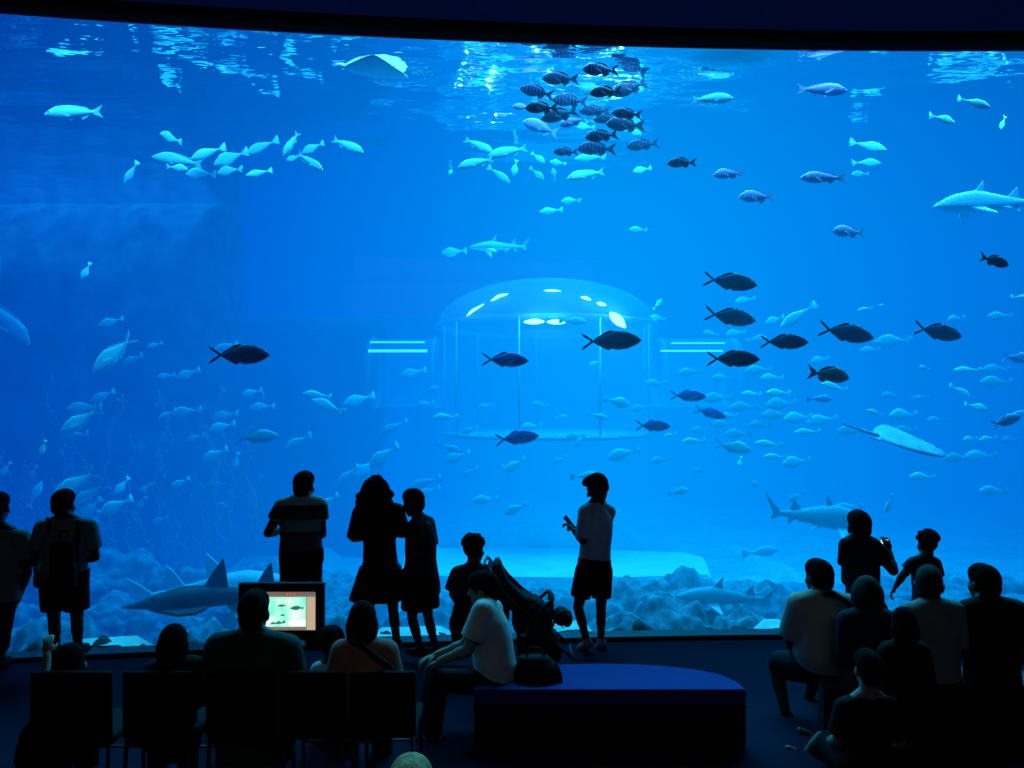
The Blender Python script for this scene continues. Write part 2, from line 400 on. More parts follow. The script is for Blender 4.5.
front = [(30, 566, 130, 11.0, 'big dim weedy mound between the edge-cut man and the backpacker'), (112, 560, 120, 11.4, 'big dim weedy mound past the backpacker, under the weed strands'), (190, 574, 110, 11.2, 'dim weedy mound above the large dark wedge-snouted ray'), (262, 572, 90, 11.5, 'dim weedy mound beside the striped-shirt man’s trousers'), (345, 572, 80, 11.6, 'hazy weedy mound between the striped shirt and the dress'), (915, 580, 150, 11.6, 'long hazy mound behind the stretched-arm child’s waist'), (1015, 578, 100, 11.4, 'hazy mound behind the man in black, at the window edge'),
 (18, 628, 50, 8.55, 'weedy rock at the glass foot behind the edge-cut man'), (70, 626, 56, 8.7, 'weedy rock right behind the backpacker’s calves'), (190, 630, 50, 8.75, 'low rock just above the bright sand beside the smooth-haired child'), (235, 628, 60, 8.8, 'rock at the glass foot behind the broad man'),
 (290, 626, 56, 8.95, 'rock at the glass foot by the monitor’s lower edge'), (345, 620, 50, 9.05, 'rock at the glass foot behind the woman in pink'), (480, 622, 60, 9.1, 'rock at the glass foot behind the curly-topped person'), (530, 618, 50, 9.15, 'rock at the glass foot behind the stroller'),
 (628, 612, 80, 9.15, 'mottled rock face rising behind the low pointed dark rock'), (678, 606, 80, 9.25, 'mottled rock face rising behind the long low dark stone'), (732, 612, 70, 9.2, 'mottled rock face under the pale cruising shark'), (812, 618, 70, 9.2, 'mottled rock face behind the beige shirt'),
 (875, 616, 80, 9.2, 'mottled rock face behind the head-scarf wearer'), (950, 616, 90, 9.3, 'mottled rock face behind the grey-haired person'), (1022, 614, 80, 9.3, 'mottled rock face at the window’s bright edge')]
for i, (x, y, wd, Y, lab) in enumerate(front):
    p = at(x, y, Y); rx = wd*Y/F/2; z0 = -.6
    rock('reef_rock', (p.x, Y+.12, z0), (rx*1.25, .5, (p.z-z0)*.98), lab, 90+i, M_rock, 'textured reef rocks nearer the glass', 5, .4)
# pale flat slab
bm = bmesh.new()
a0, a1 = at(400, 549, 14.2), at(718, 551, 13.2); b0, b1 = at(400, 575, 12.6), at(712, 573, 12.6)
poly = [(a0.x, 14.9), (-.5, 15.1), (a1.x-.3, 14.6), (a1.x, 14.1), (b1.x, 12.6), (1.5, 12.45), (-1, 12.55), (b0.x, 12.7)]
prism(bm, poly, -1.2, -.36)
bmesh.ops.bevel(bm, geom=bm.edges[:], offset=.05, segments=2, affect='EDGES')
tag(link('stone_slab', mesh_of(bm, False), mat('pale_stone', (.72, .78, .76), (.6, .66, .68), 2, .9, .2)), 'long pale flat stone slab lying on the tank bed behind the young man', 'slab')
# dark rockwork block that the tunnel runs into, and the algae-covered rock face
def rockface(name, x0, x1, y, z0, z1, dep, m, seed, label, cat):
    bm = bmesh.new(); nx, nz_ = 60, 40; vs = []; back = []
    for j in range(nz_+1):
        for i in range(nx+1):
            x = x0+(x1-x0)*i/nx; z = z0+(z1-z0)*j/nz_
            e = min(i, nx-i, nz_-j)/nx; d = dep*min(1, e*8)**.5
            n_ = noise.noise(Vector((x*.8, z*.5, seed)))*.4+noise.noise(Vector((x*2.4, z*1.4, seed+5)))*.2
            vs.append(bm.verts.new((x+(.1*noise.noise(Vector((z*2, seed, 0))) if i in (0, nx) else 0), y-d-n_*(.3+e), z)))
    for j in range(nz_):
        for i in range(nx):
            a = j*(nx+1)+i; bm.faces.new((vs[a], vs[a+1], vs[a+nx+2], vs[a+nx+1]))
    ed = [e for e in bm.edges if e.is_boundary]
    r = bmesh.ops.extrude_edge_only(bm, edges=ed)
    for v in [q for q in r['geom'] if isinstance(q, bmesh.types.BMVert)]: v.co.y = y+1.2
    return tag(link(name, mesh_of(bm), m), label, cat)
pA, pB = at(372, 314, 16.6), at(200, 314, 16.6)
rockface('rock_block', pB.x-2, pA.x, 17.2, -1.5, pA.z, .5, mat('rockwork', (.03, .05, .1), (.01, .02, .05), 2, .9, .4), 3.3, 'big dark square rockwork block that the glass tunnel runs into', 'rock wall')
rockface('rock_cliff', at(-60, 300, 15).x, at(215, 300, 15).x, 15.4, -1.5, 6.41, .9, mat('rockface', (.05, .07, .12), (.01, .015, .04), 3, .9, .5), 8.1, 'tall dim rock face overgrown with weed at the dark end of the tank', 'rock wall')
# kelp strands
M_kelp = mat('kelp_green', (.30, .42, .34), (.16, .26, .22), 6, .7)
for k in range(26):
    x = [8, 22, 40, 52, 70, 92, 108, 118, 134, 150, 160, 176, 188, 204, 212, 226, 238, 250, 262, 60, 128, 198, 30, 222, 84, 168][k]
    Y = 12.2+R.random()*1.6; top = at(x+R.uniform(-8, 8), R.uniform(372, 500), Y); X0 = at(x, 600, Y).x; z0 = -.9
    bm = bmesh.new(); n = 44; pts = []
    ph = R.uniform(0, 6)
    for i in range(n+1):
        f = i/n; pts.append(Vector((X0+(top.x-X0)*f+.16*math.sin(f*9+ph)*f+.05*math.sin(f*31+ph), Y+.08*math.sin(f*5+ph*2), z0+(top.z-z0)*f)))
    tube(bm, pts, .006, 5)
    for i in range(2, n, 1):
        s = 1 if i % 2 else -1; p = pts[i]; L = R.uniform(.04, .16)*(.4+.8*abs(math.sin(i*1.7+ph))); wv = Vector((s*L*R.uniform(.3, 1), R.uniform(-.06, .06), R.uniform(-.12, .14)))
        q = [p, p+wv*.5+Vector((0, .0, .02)), p+wv, p+wv*.5-Vector((0, 0, .02))]
        f_ = bm.faces.new([bm.verts.new(v) for v in q])
    tag(link('kelp', mesh_of(bm), M_kelp), 'thin hazy weed strand rising in front of the dim rock face', 'seaweed', 'weed strands along the dim rock face')

# ------------------------------------------------------------------ glass dome and tunnels
YD = 16.0; sd = F/YD
dome = empty('observation_dome', (at(547, 400, YD).x, YD, 0), 'clear acrylic dome room with bright glints standing in the middle of the tank', 'dome')
m, nt, out = new_mat('dome_acrylic')
t = N(nt, 'ShaderNodeBsdfTransparent'); t.inputs[0].default_value = (.98, .99, 1, 1)
g = N(nt, 'ShaderNodeBsdfDiffuse'); g.inputs[0].default_value = (.5, .9, 1, 1)
lw = N(nt, 'ShaderNodeLayerWeight'); lw.inputs['Blend'].default_value = .25
rr = ramp(nt, [(0., (.04,)*3), (.75, (.09,)*3), (1, (.5,)*3)], lw.outputs['Facing'])
mx = N(nt, 'ShaderNodeMixShader'); nt.links.new(rr.outputs[0], mx.inputs[0]); nt.links.new(t.outputs[0], mx.inputs[1]); nt.links.new(g.outputs[0], mx.inputs[2])
nt.links.new(mx.outputs[0], out.inputs['Surface']); M_dome = m
M_frame = mat('dome_frame', (.75, .85, .85), (.6, .7, .7), 5, .5)
M_glint = emit_mat('glint_glow', (.8, 1, 1), 8)  # self-lit material for the reflections put on the cap
M_slab = mat('dome_slab', (.2, .32, .36), (.16, .25, .3), 5, .8)
DR = 108/sd; zb = CAMZ+(400-327)/sd; zt = CAMZ+(400-281)/sd; zf = CAMZ+(400-432)/sd
def revolve(bm, prof, seg=64):
    rings = [[bm.verts.new((r*math.cos(2*math.pi*k/seg), r*math.sin(2*math.pi*k/seg), z)) for k in range(seg)] if r > 1e-4 else [bm.verts.new((0, 0, z))] for r, z in prof]
    for i in range(len(rings)-1):
        a, b = rings[i], rings[i+1]
        for k in range(seg):
            k2 = (k+1) % seg
            if len(a) == 1: bm.faces.new((a[0], b[k], b[k2]))
            elif len(b) == 1: bm.faces.new((a[k], a[k2], b[0]))
            else: bm.faces.new((a[k], a[k2], b[k2], b[k]))
def rev(name, prof, m, parent, seg=64):
    bm = bmesh.new(); revolve(bm, prof, seg); return link(name, mesh_of(bm), m, parent)
rev('dome_cap', [(DR*math.cos(a), zb+(zt-zb)*math.sin(a)) for a in [math.pi/2*i/14 for i in range(15)]], M_dome, dome)
rev('cylinder_pane', [(DR*.96, zf), (DR*.96, zb)], M_dome, dome)
rev('rim_ring', [(DR*.95, zb-.05), (DR*1.02, zb-.05), (DR*1.03, zb), (DR*1.02, zb+.03), (DR*.95, zb+.03), (DR*.95, zb-.05)], M_dome, dome)
rev('floor_slab', [(0, zf), (DR*.94, zf), (DR*.94, zf-.06), (DR*.85, zf-.09), (0, zf-.09)], M_slab, dome)
for k in range(9):
    a = 2*math.pi*(k+.35)/9; x, y = DR*.965*math.cos(a), DR*.965*math.sin(a)
    obj_tube('mullion', [(x, y, zf), (x, y, zb)], .016, M_slab, dome, 6)
def cap_glint(pts_px, r):       # glowing tubes that stand in for reflections on the cap
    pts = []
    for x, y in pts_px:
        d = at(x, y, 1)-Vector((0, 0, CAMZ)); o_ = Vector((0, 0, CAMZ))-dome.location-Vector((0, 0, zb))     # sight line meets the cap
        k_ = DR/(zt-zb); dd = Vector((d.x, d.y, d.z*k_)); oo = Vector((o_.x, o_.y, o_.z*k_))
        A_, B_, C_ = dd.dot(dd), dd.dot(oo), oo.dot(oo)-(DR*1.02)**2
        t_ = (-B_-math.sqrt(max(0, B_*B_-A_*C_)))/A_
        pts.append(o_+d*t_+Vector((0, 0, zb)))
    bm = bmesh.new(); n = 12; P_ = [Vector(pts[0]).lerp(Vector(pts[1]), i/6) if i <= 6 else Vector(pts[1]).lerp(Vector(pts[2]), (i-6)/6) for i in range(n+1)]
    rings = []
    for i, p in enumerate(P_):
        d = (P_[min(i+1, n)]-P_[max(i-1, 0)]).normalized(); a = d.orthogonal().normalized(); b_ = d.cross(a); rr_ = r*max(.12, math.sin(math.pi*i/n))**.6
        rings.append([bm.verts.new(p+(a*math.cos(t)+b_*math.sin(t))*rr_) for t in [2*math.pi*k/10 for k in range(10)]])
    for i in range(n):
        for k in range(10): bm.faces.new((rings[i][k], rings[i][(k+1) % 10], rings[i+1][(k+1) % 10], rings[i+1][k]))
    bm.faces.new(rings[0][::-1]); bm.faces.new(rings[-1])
    link('glint_tube', mesh_of(bm), M_glint, dome)
    l = bpy.data.lights.new('dome_glow', 'POINT'); l.energy = 900*r; l.color = (.4, 1, 1); l.shadow_soft_size = 0  # added point light that brightens the acrylic around each glint
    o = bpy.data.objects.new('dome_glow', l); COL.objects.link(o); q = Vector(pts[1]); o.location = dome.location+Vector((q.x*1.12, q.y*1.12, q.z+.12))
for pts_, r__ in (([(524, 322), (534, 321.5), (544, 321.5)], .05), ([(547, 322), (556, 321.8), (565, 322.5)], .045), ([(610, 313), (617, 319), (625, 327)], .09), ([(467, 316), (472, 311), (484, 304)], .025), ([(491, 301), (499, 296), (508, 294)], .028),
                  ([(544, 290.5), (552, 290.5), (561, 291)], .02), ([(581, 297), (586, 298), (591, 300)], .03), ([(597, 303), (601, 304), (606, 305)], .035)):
    cap_glint(pts_, r__)
for l in [c for c in dome.children if c.name.startswith('glint_tube')]: l['label'] = 'glowing strip standing in for a white reflection'
def tunnel(x0, x1, lab, lamps):  # lamps: glowing strips that stand in for highlights along the shell
    z = CAMZ+(400-373)/sd; r = 34/sd
    e = empty('glass_tunnel', ((x0+x1)/2, YD, 0), lab, 'tunnel')
    def L(x): return x-(x0+x1)/2
    bm = bmesh.new(); seg = 40
    rings = [[bm.verts.new((L(x), r*math.cos(2*math.pi*k/seg), z+r*math.sin(2*math.pi*k/seg))) for k in range(seg)] for x in (x0, x0+(x1-x0)*.5, x1)]
    for i in range(2):
        for k in range(seg): bm.faces.new((rings[i][k], rings[i][(k+1) % seg], rings[i+1][(k+1) % seg], rings[i+1][k]))
    link('tube_shell', mesh_of(bm), M_dome, e)
    for x in (x0+.1, x1-.1):
        bm = bmesh.new(); pts = [(L(x), (r+.02)*math.cos(t_), z+(r+.02)*math.sin(t_)) for t_ in [2*math.pi*k/32 for k in range(33)]]; tube(bm, pts, .03, 6)
        link('collar', mesh_of(bm), M_dome, e)
    for (fa, fb, ang, rr_) in lamps:  # each entry is a glowing strip standing in for a highlight
        obj_tube('glint_strip', [(L(x0+(x1-x0)*fa), -(r+.02)*math.cos(ang), z+(r+.02)*math.sin(ang)), (L(x0+(x1-x0)*fb), -(r+.02)*math.cos(ang), z+(r+.02)*math.sin(ang))], rr_, M_glintdim, e, 8)['label'] = 'glowing strip standing in for a reflected highlight'
M_glintdim = emit_mat('glint_glow_dim', (.3, .95, 1), 3)  # self-lit material for the tunnels' stand-in highlights
tunnel(at(370, 0, YD).x, at(441, 0, YD).x, 'clear glass tunnel joining the dome to the dark rockwork block', [(.05, .8, 1.0, .02), (.05, .85, .62, .03)])
tunnel(at(655, 0, YD).x, at(735, 0, YD).x, 'clear glass tunnel leaving the dome on the jack shoal’s side', [(.15, .8, .95, .016), (.0, .75, .62, .02)])
# ================================================================== fish
def prof(tab, t):
    xs, ys = zip(*tab); return float(np.interp(t, xs, ys))
def smooth_tab(tab, n=24):
    xs, ys = zip(*tab); X = np.linspace(0, 1, 200); Y = np.interp(X, xs, ys)
    k = np.hanning(25); k /= k.sum(); Yp = np.pad(Y, 12, mode='edge'); Y2 = np.convolve(Yp, k, 'valid'); Y2[0] *= .6
    return lambda t: float(np.interp(t, X, Y2))
def fish_body(top, bot, wid, L0=.5, L1=-.32, seg=16, n=22, tail=None):
    """lofted body of unit length, nose at +x; tail=(fork depth, half spread, length) continues the loft into a thin forked fin"""
    T, B, W = smooth_tab(top), smooth_tab(bot), smooth_tab(wid)
    bm = bmesh.new(); rings = []
    for i in range(n+1):
        t = i/n; x = L0+(L1-L0)*t; rg = []
        for k in range(seg):
            a = 2*math.pi*k/seg; c, s = math.cos(a), math.sin(a)
            rg.append(bm.verts.new((x, W(t)*math.copysign(abs(c)**.9, c), (T(t) if s > 0 else B(t))*s)))
        rings.append(rg)
    if tail:
        fork, sp_, ln = tail; z0 = T(1)
        for j in range(1, 6):
            f = j/5; rg = []
            for k in range(seg):
                a = 2*math.pi*k/seg; c, s = math.cos(a), math.sin(a)
                h = z0+(sp_-z0)*f**.9; z = h*s
                x = L1-ln*f*((1-fork)+fork*min(1, (abs(z)/sp_)**1.1 if f > .05 else 0))
                rg.append(bm.verts.new((x, .006*c*(1-.7*f), z)))
            rings.append(rg)
    for i in range(len(rings)-1):
        for k in range(seg): bm.faces.new((rings[i][k], rings[i][(k+1) % seg], rings[i+1][(k+1) % seg], rings[i+1][k]))
    bm.faces.new(rings[0][::-1]); bm.faces.new(rings[-1])
    return bm
def fin(outline, th=.008, plane='xz', org=(0, 0, 0), rot=None):
    bm = bmesh.new(); sides = []
    for s in (-1, 1):
        sides.append([bm.verts.new((x, s*th/2, z) if plane == 'xz' else (x, z, s*th/2)) for x, z in outline])
    n = len(outline)
    bm.faces.new(sides[0]); bm.faces.new(sides[1][::-1])
    for i in range(n): bm.faces.new((sides[0][i], sides[0][(i+1) % n], sides[1][(i+1) % n], sides[1][i]))
    for v in bm.verts:
        if rot is not None: v.co = rot@v.co
        v.co += Vector(org)
    bm.normal_update(); bmesh.ops.triangulate(bm, faces=bm.faces[:])
    return mesh_of(bm, False)
M_eye = mat('fish_eye', (.02, .02, .025), (.005, .005, .006), 30, .2)
def eye_mesh(x, y, z, r):
    bm = bmesh.new()
    for s in (-1, 1):
        q = bmesh.ops.create_uvsphere(bm, u_segments=10, v_segments=8, radius=r)
        for v in q['verts']: v.co += Vector((x, s*y, z))
    return mesh_of(bm)
def forked(x, h, ln, fork, root):
    return [(x+.03, root), (x-ln*.55, h*.7), (x-ln, h), (x-ln*.75, h*.55), (x-ln*(1-fork), 0), (x-ln*.75, -h*.55), (x-ln, -h), (x-ln*.55, -h*.7), (x+.03, -root)]

# --- shapes: body mesh + fins
SH = {}
SH['jack'] = dict(body=fish_body([(0, .004), (.08, .075), (.28, .155), (.5, .18), (.78, .08), (.95, .016), (1, .012)], [(0, .004), (.08, .065), (.28, .135), (.5, .155), (.78, .07), (.95, .016), (1, .012)], [(0, .003), (.1, .035), (.35, .065), (.6, .055), (.9, .016), (1, .01)], .5, -.33),
    parts=[('tail_fin', forked(-.31, .15, .19, .9, .010)), ('dorsal_fin', [(.10, .14), (.0, .178), (-.08, .155), (-.28, .035), (-.28, .01), (-.05, .10)]), ('anal_fin', [(.02, -.12), (-.04, -.155), (-.1, -.13), (-.28, -.03), (-.28, -.01), (-.05, -.09)])],
    pec=[(.22, -.02), (.08, -.06), (.02, -.05), (.18, .0)], eye=(.40, .028, .015, .016))
SH['bream'] = dict(body=fish_body([(0, .004), (.08, .085), (.25, .175), (.45, .195), (.7, .125), (.92, .035), (1, .03)], [(0, .004), (.08, .07), (.25, .135), (.45, .155), (.7, .10), (.92, .035), (1, .03)], [(0, .004), (.1, .05), (.3, .085), (.6, .065), (.9, .02), (1, .012)], .5, -.30),
    parts=[('tail_fin', forked(-.29, .17, .2, .5, .032)), ('dorsal_fin', [(.24, .15), (.12, .2), (-.05, .185), (-.18, .11), (-.24, .04), (-.05, .12)]), ('anal_fin', [(-.03, -.12), (-.10, -.18), (-.2, -.12), (-.23, -.05), (-.1, -.08)])],
    pec=[(.2, -.03), (.04, -.09), (.0, -.06), (.16, .01)], eye=(.40, .045, .04, .02))
SH['drum'] = dict(body=fish_body([(0, .006), (.08, .06), (.25, .135), (.45, .148), (.75, .08), (.93, .034), (1, .03)], [(0, .006), (.08, .05), (.25, .105), (.45, .118), (.75, .068), (.93, .034), (1, .03)], [(0, .004), (.1, .045), (.3, .07), (.6, .06), (.9, .022), (1, .012)], .5, -.34),
    parts=[('tail_fin', forked(-.33, .115, .16, .45, .03)), ('dorsal_fin', [(.18, .10), (.1, .15), (-.03, .135), (-.22, .09), (-.27, .04), (-.05, .10)]), ('anal_fin', [(-.10, -.075), (-.14, -.13), (-.22, -.085), (-.25, -.04), (-.15, -.06)])],
    pec=[(.22, -.03), (.08, -.09), (.04, -.07), (.18, .0)], eye=(.41, .038, .03, .015))
# small ones: body and forked tail in one loft
SH['oval'] = dict(body=fish_body([(0, .004), (.08, .07), (.3, .185), (.5, .205), (.75, .105), (.95, .024), (1, .02)], [(0, .004), (.08, .065), (.3, .165), (.5, .185), (.75, .095), (.95, .024), (1, .02)], [(0, .003), (.1, .04), (.35, .075), (.6, .06), (.9, .018), (1, .01)], .5, -.31, 14, 16, (.6, .14, .19)))
SH['slim'] = dict(body=fish_body([(0, .004), (.08, .05), (.3, .14), (.5, .152), (.75, .08), (.95, .022), (1, .018)], [(0, .004), (.08, .045), (.3, .122), (.5, .135), (.75, .072), (.95, .022), (1, .018)], [(0, .003), (.1, .035), (.35, .06), (.6, .05), (.9, .018), (1, .01)], .5, -.32, 14, 16, (.65, .13, .18)))
for k in SH: SH[k]['body'] = mesh_of(SH[k]['body'])
FM = {  # back, side, belly
 'navy':   fish_mat('skin_navy', (.02, .016, .06), (.035, .028, .12), (.25, .35, .5), -.17, .12),
 'brown':  fish_mat('skin_brown', (.06, .05, .06), (.10, .10, .14), (.35, .42, .5), -.16, .12),
 'violet': fish_mat('skin_violet', (.12, .09, .38), (.10, .10, .45), (.3, .55, .7), -.14, .12),
 'bars':   fish_mat('skin_bars', (.03, .025, .12), (.08, .08, .24), (.2, .25, .4), -.2, .14, (3.3, (.008, .006, .035))),
 'barsdark': fish_mat('skin_bars_dark', (.015, .012, .06), (.03, .03, .12), (.15, .2, .3), -.2, .14, (3.3, (.006, .005, .025))),
 'lilac':  fish_mat('skin_lilac', (.30, .26, .5), (.26, .24, .55), (.36, .36, .6), -.12, .12),
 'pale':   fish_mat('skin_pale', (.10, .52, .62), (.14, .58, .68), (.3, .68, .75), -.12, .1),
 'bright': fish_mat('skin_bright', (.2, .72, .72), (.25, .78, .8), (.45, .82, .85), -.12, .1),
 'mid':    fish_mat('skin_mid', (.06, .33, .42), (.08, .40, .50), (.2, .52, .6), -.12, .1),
 'green':  fish_mat('skin_green', (.5, .75, .3), (.55, .8, .4), (.8, .9, .6), -.12, .1),
}
FINM = {k: mat('fin_'+k, c, None, 30, .6) for k, c in dict(navy=(.01, .02, .05), brown=(.06, .06, .1), violet=(.14, .22, .5), bars=(.05, .05, .14), barsdark=(.02, .02, .07), lilac=(.4, .4, .65), pale=(.12, .5, .6), bright=(.25, .7, .66), mid=(.06, .32, .42), green=(.6, .8, .3)).items()}
_cache = {}
def shape(sh, mk):
    """the body with its fins as child meshes; later copies share the mesh data"""
    if (sh, mk) not in _cache:
        d = SH[sh]; body = d['body'].copy(); body.materials.clear(); body.materials.append(FM[mk]); kids = []
        for nm, o in d.get('parts', []):
            me = fin(o, .012); me.materials.append(FINM[mk]); kids.append((nm, me))
        if 'pec' in d:
            for s in (-1, 1):
                me = fin(d['pec'], .008, org=(0, s*.065, -.01), rot=Matrix.Rotation(s*.45, 3, 'Z')); me.materials.append(FINM[mk]); kids.append(('pectoral_fin', me))
            me = eye_mesh(*d['eye']); me.materials.append(M_eye); kids.append(('eye', me))
        _cache[(sh, mk)] = (body, kids)
    return _cache[(sh, mk)]
def pose_matrix(x, y, Y, a, length_px, yaw=0., body_px_to_len=1.):
    p = at(x, y, Y); a = math.radians(a)
    u = Vector((math.cos(a), 0, math.sin(a))); w = Vector((-math.sin(a), 0, math.cos(a)))
    if w.z < 0 or (abs(w.z) < 1e-6): w = -w
    q = Matrix.Rotation(math.radians(yaw), 3, w); u = q@u; s = w.cross(u)
    L = length_px*Y/F/max(.35, abs(math.cos(math.radians(yaw))))
    M = Matrix((u, s, w)).transposed().to_4x4()
    return Matrix.Translation(p)@M@Matrix.Diagonal((L, L, L, 1))
def put_fish(x, y, ln, a, sh, mk, Y, name, label, group=None, yaw=None):
    body, kids = shape(sh, mk)
    o = bpy.data.objects.new(name, body); COL.objects.link(o)
    yaw = R.uniform(-18, 18) if yaw is None else yaw
    o.matrix_world = pose_matrix(x, y, Y, a, ln, yaw)
    tag(o, label, 'fish', group)
    for nm, me in kids:
        c = bpy.data.objects.new(nm, me); COL.objects.link(c); c.parent = o
    return o
def YG(x): return glassY((x-512)*8.4/F)
LM = []     # landmarks for the labels: phrase, x, y, heading (+1 right, -1 left, 0 none)
def mark(ph, x, y, h=0): LM.append((ph, x, y, h))

# --- dark jacks
G = 'dark fork-tailed jacks cruising in a loose band'
jacks = [
 (239, 355, 62, 0, 'navy', 'lone dark navy jack with pale forked tail, apart from the shoal on the dim side', 'the lone dark jack'),
 (505, 360, 47, -2, 'violet', 'violet-tinted dark jack with thin forked tail in front of the dome wall', 'the violet jack at the dome'),
 (611, 341, 60, 1, 'navy', 'dark navy jack with greenish forked tail just under the dome’s brightest glint', 'the green-tailed jack'),
 (730, 282, 54, -8, 'navy', 'dark navy jack swimming topmost of the shoal beside the dome', 'the topmost jack'),
 (730, 317, 54, -8, 'navy', 'dark jack with a silvery patch on its cheek, directly under the topmost jack', 'the silver-cheeked jack'),
 (733, 359, 52, -1, 'navy', 'slender dark jack over the far glass tunnel, below the silver-cheeked one', 'the slender jack over the tunnel'),
 (784, 342, 48, -1, 'navy', 'flat slender dark jack between the tunnel jack and a deeper-bodied one', 'the flat slender jack'),
 (846, 333, 58, -10, 'navy', 'deep-bodied dark jack heading down, ahead of the flat slender one', 'the deep-bodied jack'),
 (938, 332, 52, -10, 'navy', 'dark jack leading the shoal farthest from the dome', 'the leading jack'),
]
for i, (x, y, ln, a, mk, lab, ph) in enumerate(jacks):
    put_fish(x, y, ln, a, 'jack', mk, YG(x)+.28+.09*(i % 5), 'jack_fish', lab, G, R.uniform(-8, 8)); mark(ph, x, y, 1)
put_fish(828, 375, 46, -8, 'bream', 'brown', 8.7, 'blunt_headed_bream', 'mottled brown blunt-headed fish under the deep-bodied jack', None, 8); mark('the mottled brown fish', 828, 375, 1)
put_fish(517, 438, 44, 6, 'jack', 'violet', 8.9, 'jack_fish', 'violet-blue jack with pale belly crossing the dome’s floor slab', G, 5); mark('the violet jack at the dome floor', 517, 438, 1)
put_fish(653, 426, 36, -2, 'jack', 'violet', 9.3, 'jack_fish', 'small violet jack at the end of the dome’s floor slab', G, 8); mark('the small violet jack', 653, 426, 1)
put_fish(688, 396, 36, -2, 'jack', 'violet', 9.4, 'jack_fish', 'small violet jack below the far tunnel mouth with a pale companion behind', G, -6); mark('the violet jack under the tunnel', 688, 396, 1)
put_fish(710, 413, 32, -15, 'jack', 'violet', 9.6, 'jack_fish', 'small violet-sided jack diving steeply under the tunnel, nose at a paler fish', G, -6); mark('the diving violet jack', 710, 413, 1)
put_fish(1006, 421, 34, 15, 'jack', 'lilac', 9.1, 'jack_fish', 'lilac jack climbing steeply, at the window’s far edge', G, 6); mark('the climbing lilac jack', 1006, 421, 1)
put_fish(257, 437, 42, 3, 'jack', 'mid', 9.8, 'jack_fish', 'grey-blue jack with pale outline and forked tail, above the striped-shirt man', G, 5); mark('the grey-blue jack', 257, 437, 1)
put_fish(733, 447, 40, -12, 'jack', 'pale', 10.6, 'jack_fish', 'pale jack with open forked tail gliding down below the violet jacks', G, 8); mark('the pale gliding jack', 733, 447, 1)
put_fish(114, 354, 54, 226, 'jack', 'bright', 9.9, 'jack_fish', 'bright pale jack diving nose-down on the dim side, forked tail raised', G, 8); mark('the bright diving jack', 114, 354, -1)
put_fish(80, 421, 46, 216, 'jack', 'bright', 10.0, 'jack_fish', 'bright cyan jack diving steeply, among hazier fish on the dim side', G, 5); mark('the bright cyan jack', 80, 421, -1)
put_fish(75, 484, 50, 213, 'jack', 'bright', 9.9, 'jack_fish', 'big bright cyan jack diving right behind the backpacker’s head', G, 5); mark('the big cyan jack', 75, 484, -1)
put_fish(89, 496, 46, 217, 'jack', 'pale', 10.3, 'jack_fish', 'big pale jack diving beside the backpacker’s ear, under a brighter one', G, -5)
put_fish(116, 506, 36, 206, 'oval', 'bright', 10.2, 'pale_bream', 'bright oval fish just off the backpacker’s shoulder, nose down', None, 5); mark('the bright fish off the shoulder', 116, 506, -1)
put_fish(1018, 358, 34, -4, 'jack', 'lilac', 10.0, 'jack_fish', 'lilac-bellied jack cut by the picture edge, below the leading jack', G, 5)

# --- barred breams of the tight school under the surface
G = 'barred breams schooling under the water surface'
bars = [
 (601, 70, 38, 183, 'bars', 'highest barred bream of the school, nearly touching the surface ripples'),
 (561, 79, 38, 179, 'barsdark', 'dark barred bream at the school’s upper fringe, second highest'),
 (630, 88, 42, 204, 'barsdark', 'dark barred bream diving with its tail kicked up, on the school’s dome-glint side'),
 (606, 92, 34, 186, 'barsdark', 'dark bream half hidden behind the tail-up diver'),
 (537, 92, 36, 165, 'bars', 'barred bream pitched nose up at the school’s outer fringe'),
 (570, 101, 37, 176, 'bars', 'clearly striped pale-and-dark bream in the heart of the school'),
 (542, 108, 35, 183, 'barsdark', 'dark bream under the nose-up one'),
 (560, 115, 40, 196, 'barsdark', 'boldly barred dark bream dipping its nose, centre of the school'),
 (595, 111, 32, 176, 'bars', 'barred bream directly behind the boldly barred dipping one'),
 (627, 114, 31, 172, 'bars', 'barred bream riding just over the long dark one'),
 (626, 125, 42, 182, 'barsdark', 'long dark bream with pale belly line, lower outer side of the school'),
 (607, 119, 28, 180, 'barsdark', 'dark bream tucked between two barred ones'),
 (602, 136, 35, 189, 'bars', 'barred bream just below the main clump'),
 (597, 149, 40, 178, 'bars', 'pale-bellied barred bream under the clump, tail spread'),
 (643, 145, 33, 185, 'bars', 'faintly barred bream trailing alone behind the clump'),
 (682, 163, 30, 180, 'bars', 'lilac bream with two dark bars, trailing farthest behind the school'),
 (566, 152, 26, 180, 'bars', 'small barred bream nosing below the clump'),
 (541, 128, 38, 166, 'lilac', 'pale lilac bream nose up at the clump’s lower outer corner'),
 (573, 122, 28, 190, 'lilac', 'pale bream under the boldly barred one'),
 (522, 107, 20, 182, 'lilac', 'small pale bream at the very front of the school'),
]
for i, (x, y, ln, a, mk, lab) in enumerate(bars):
    Y = YG(x)+.3+((i*7) % 20)*.06+(.4 if mk == 'lilac' else 0)
    put_fish(x, y, ln, a, 'bream', mk, Y, 'striped_bream', lab, G, R.uniform(-14, 14))
mark('the barred school', 585, 110, 0)
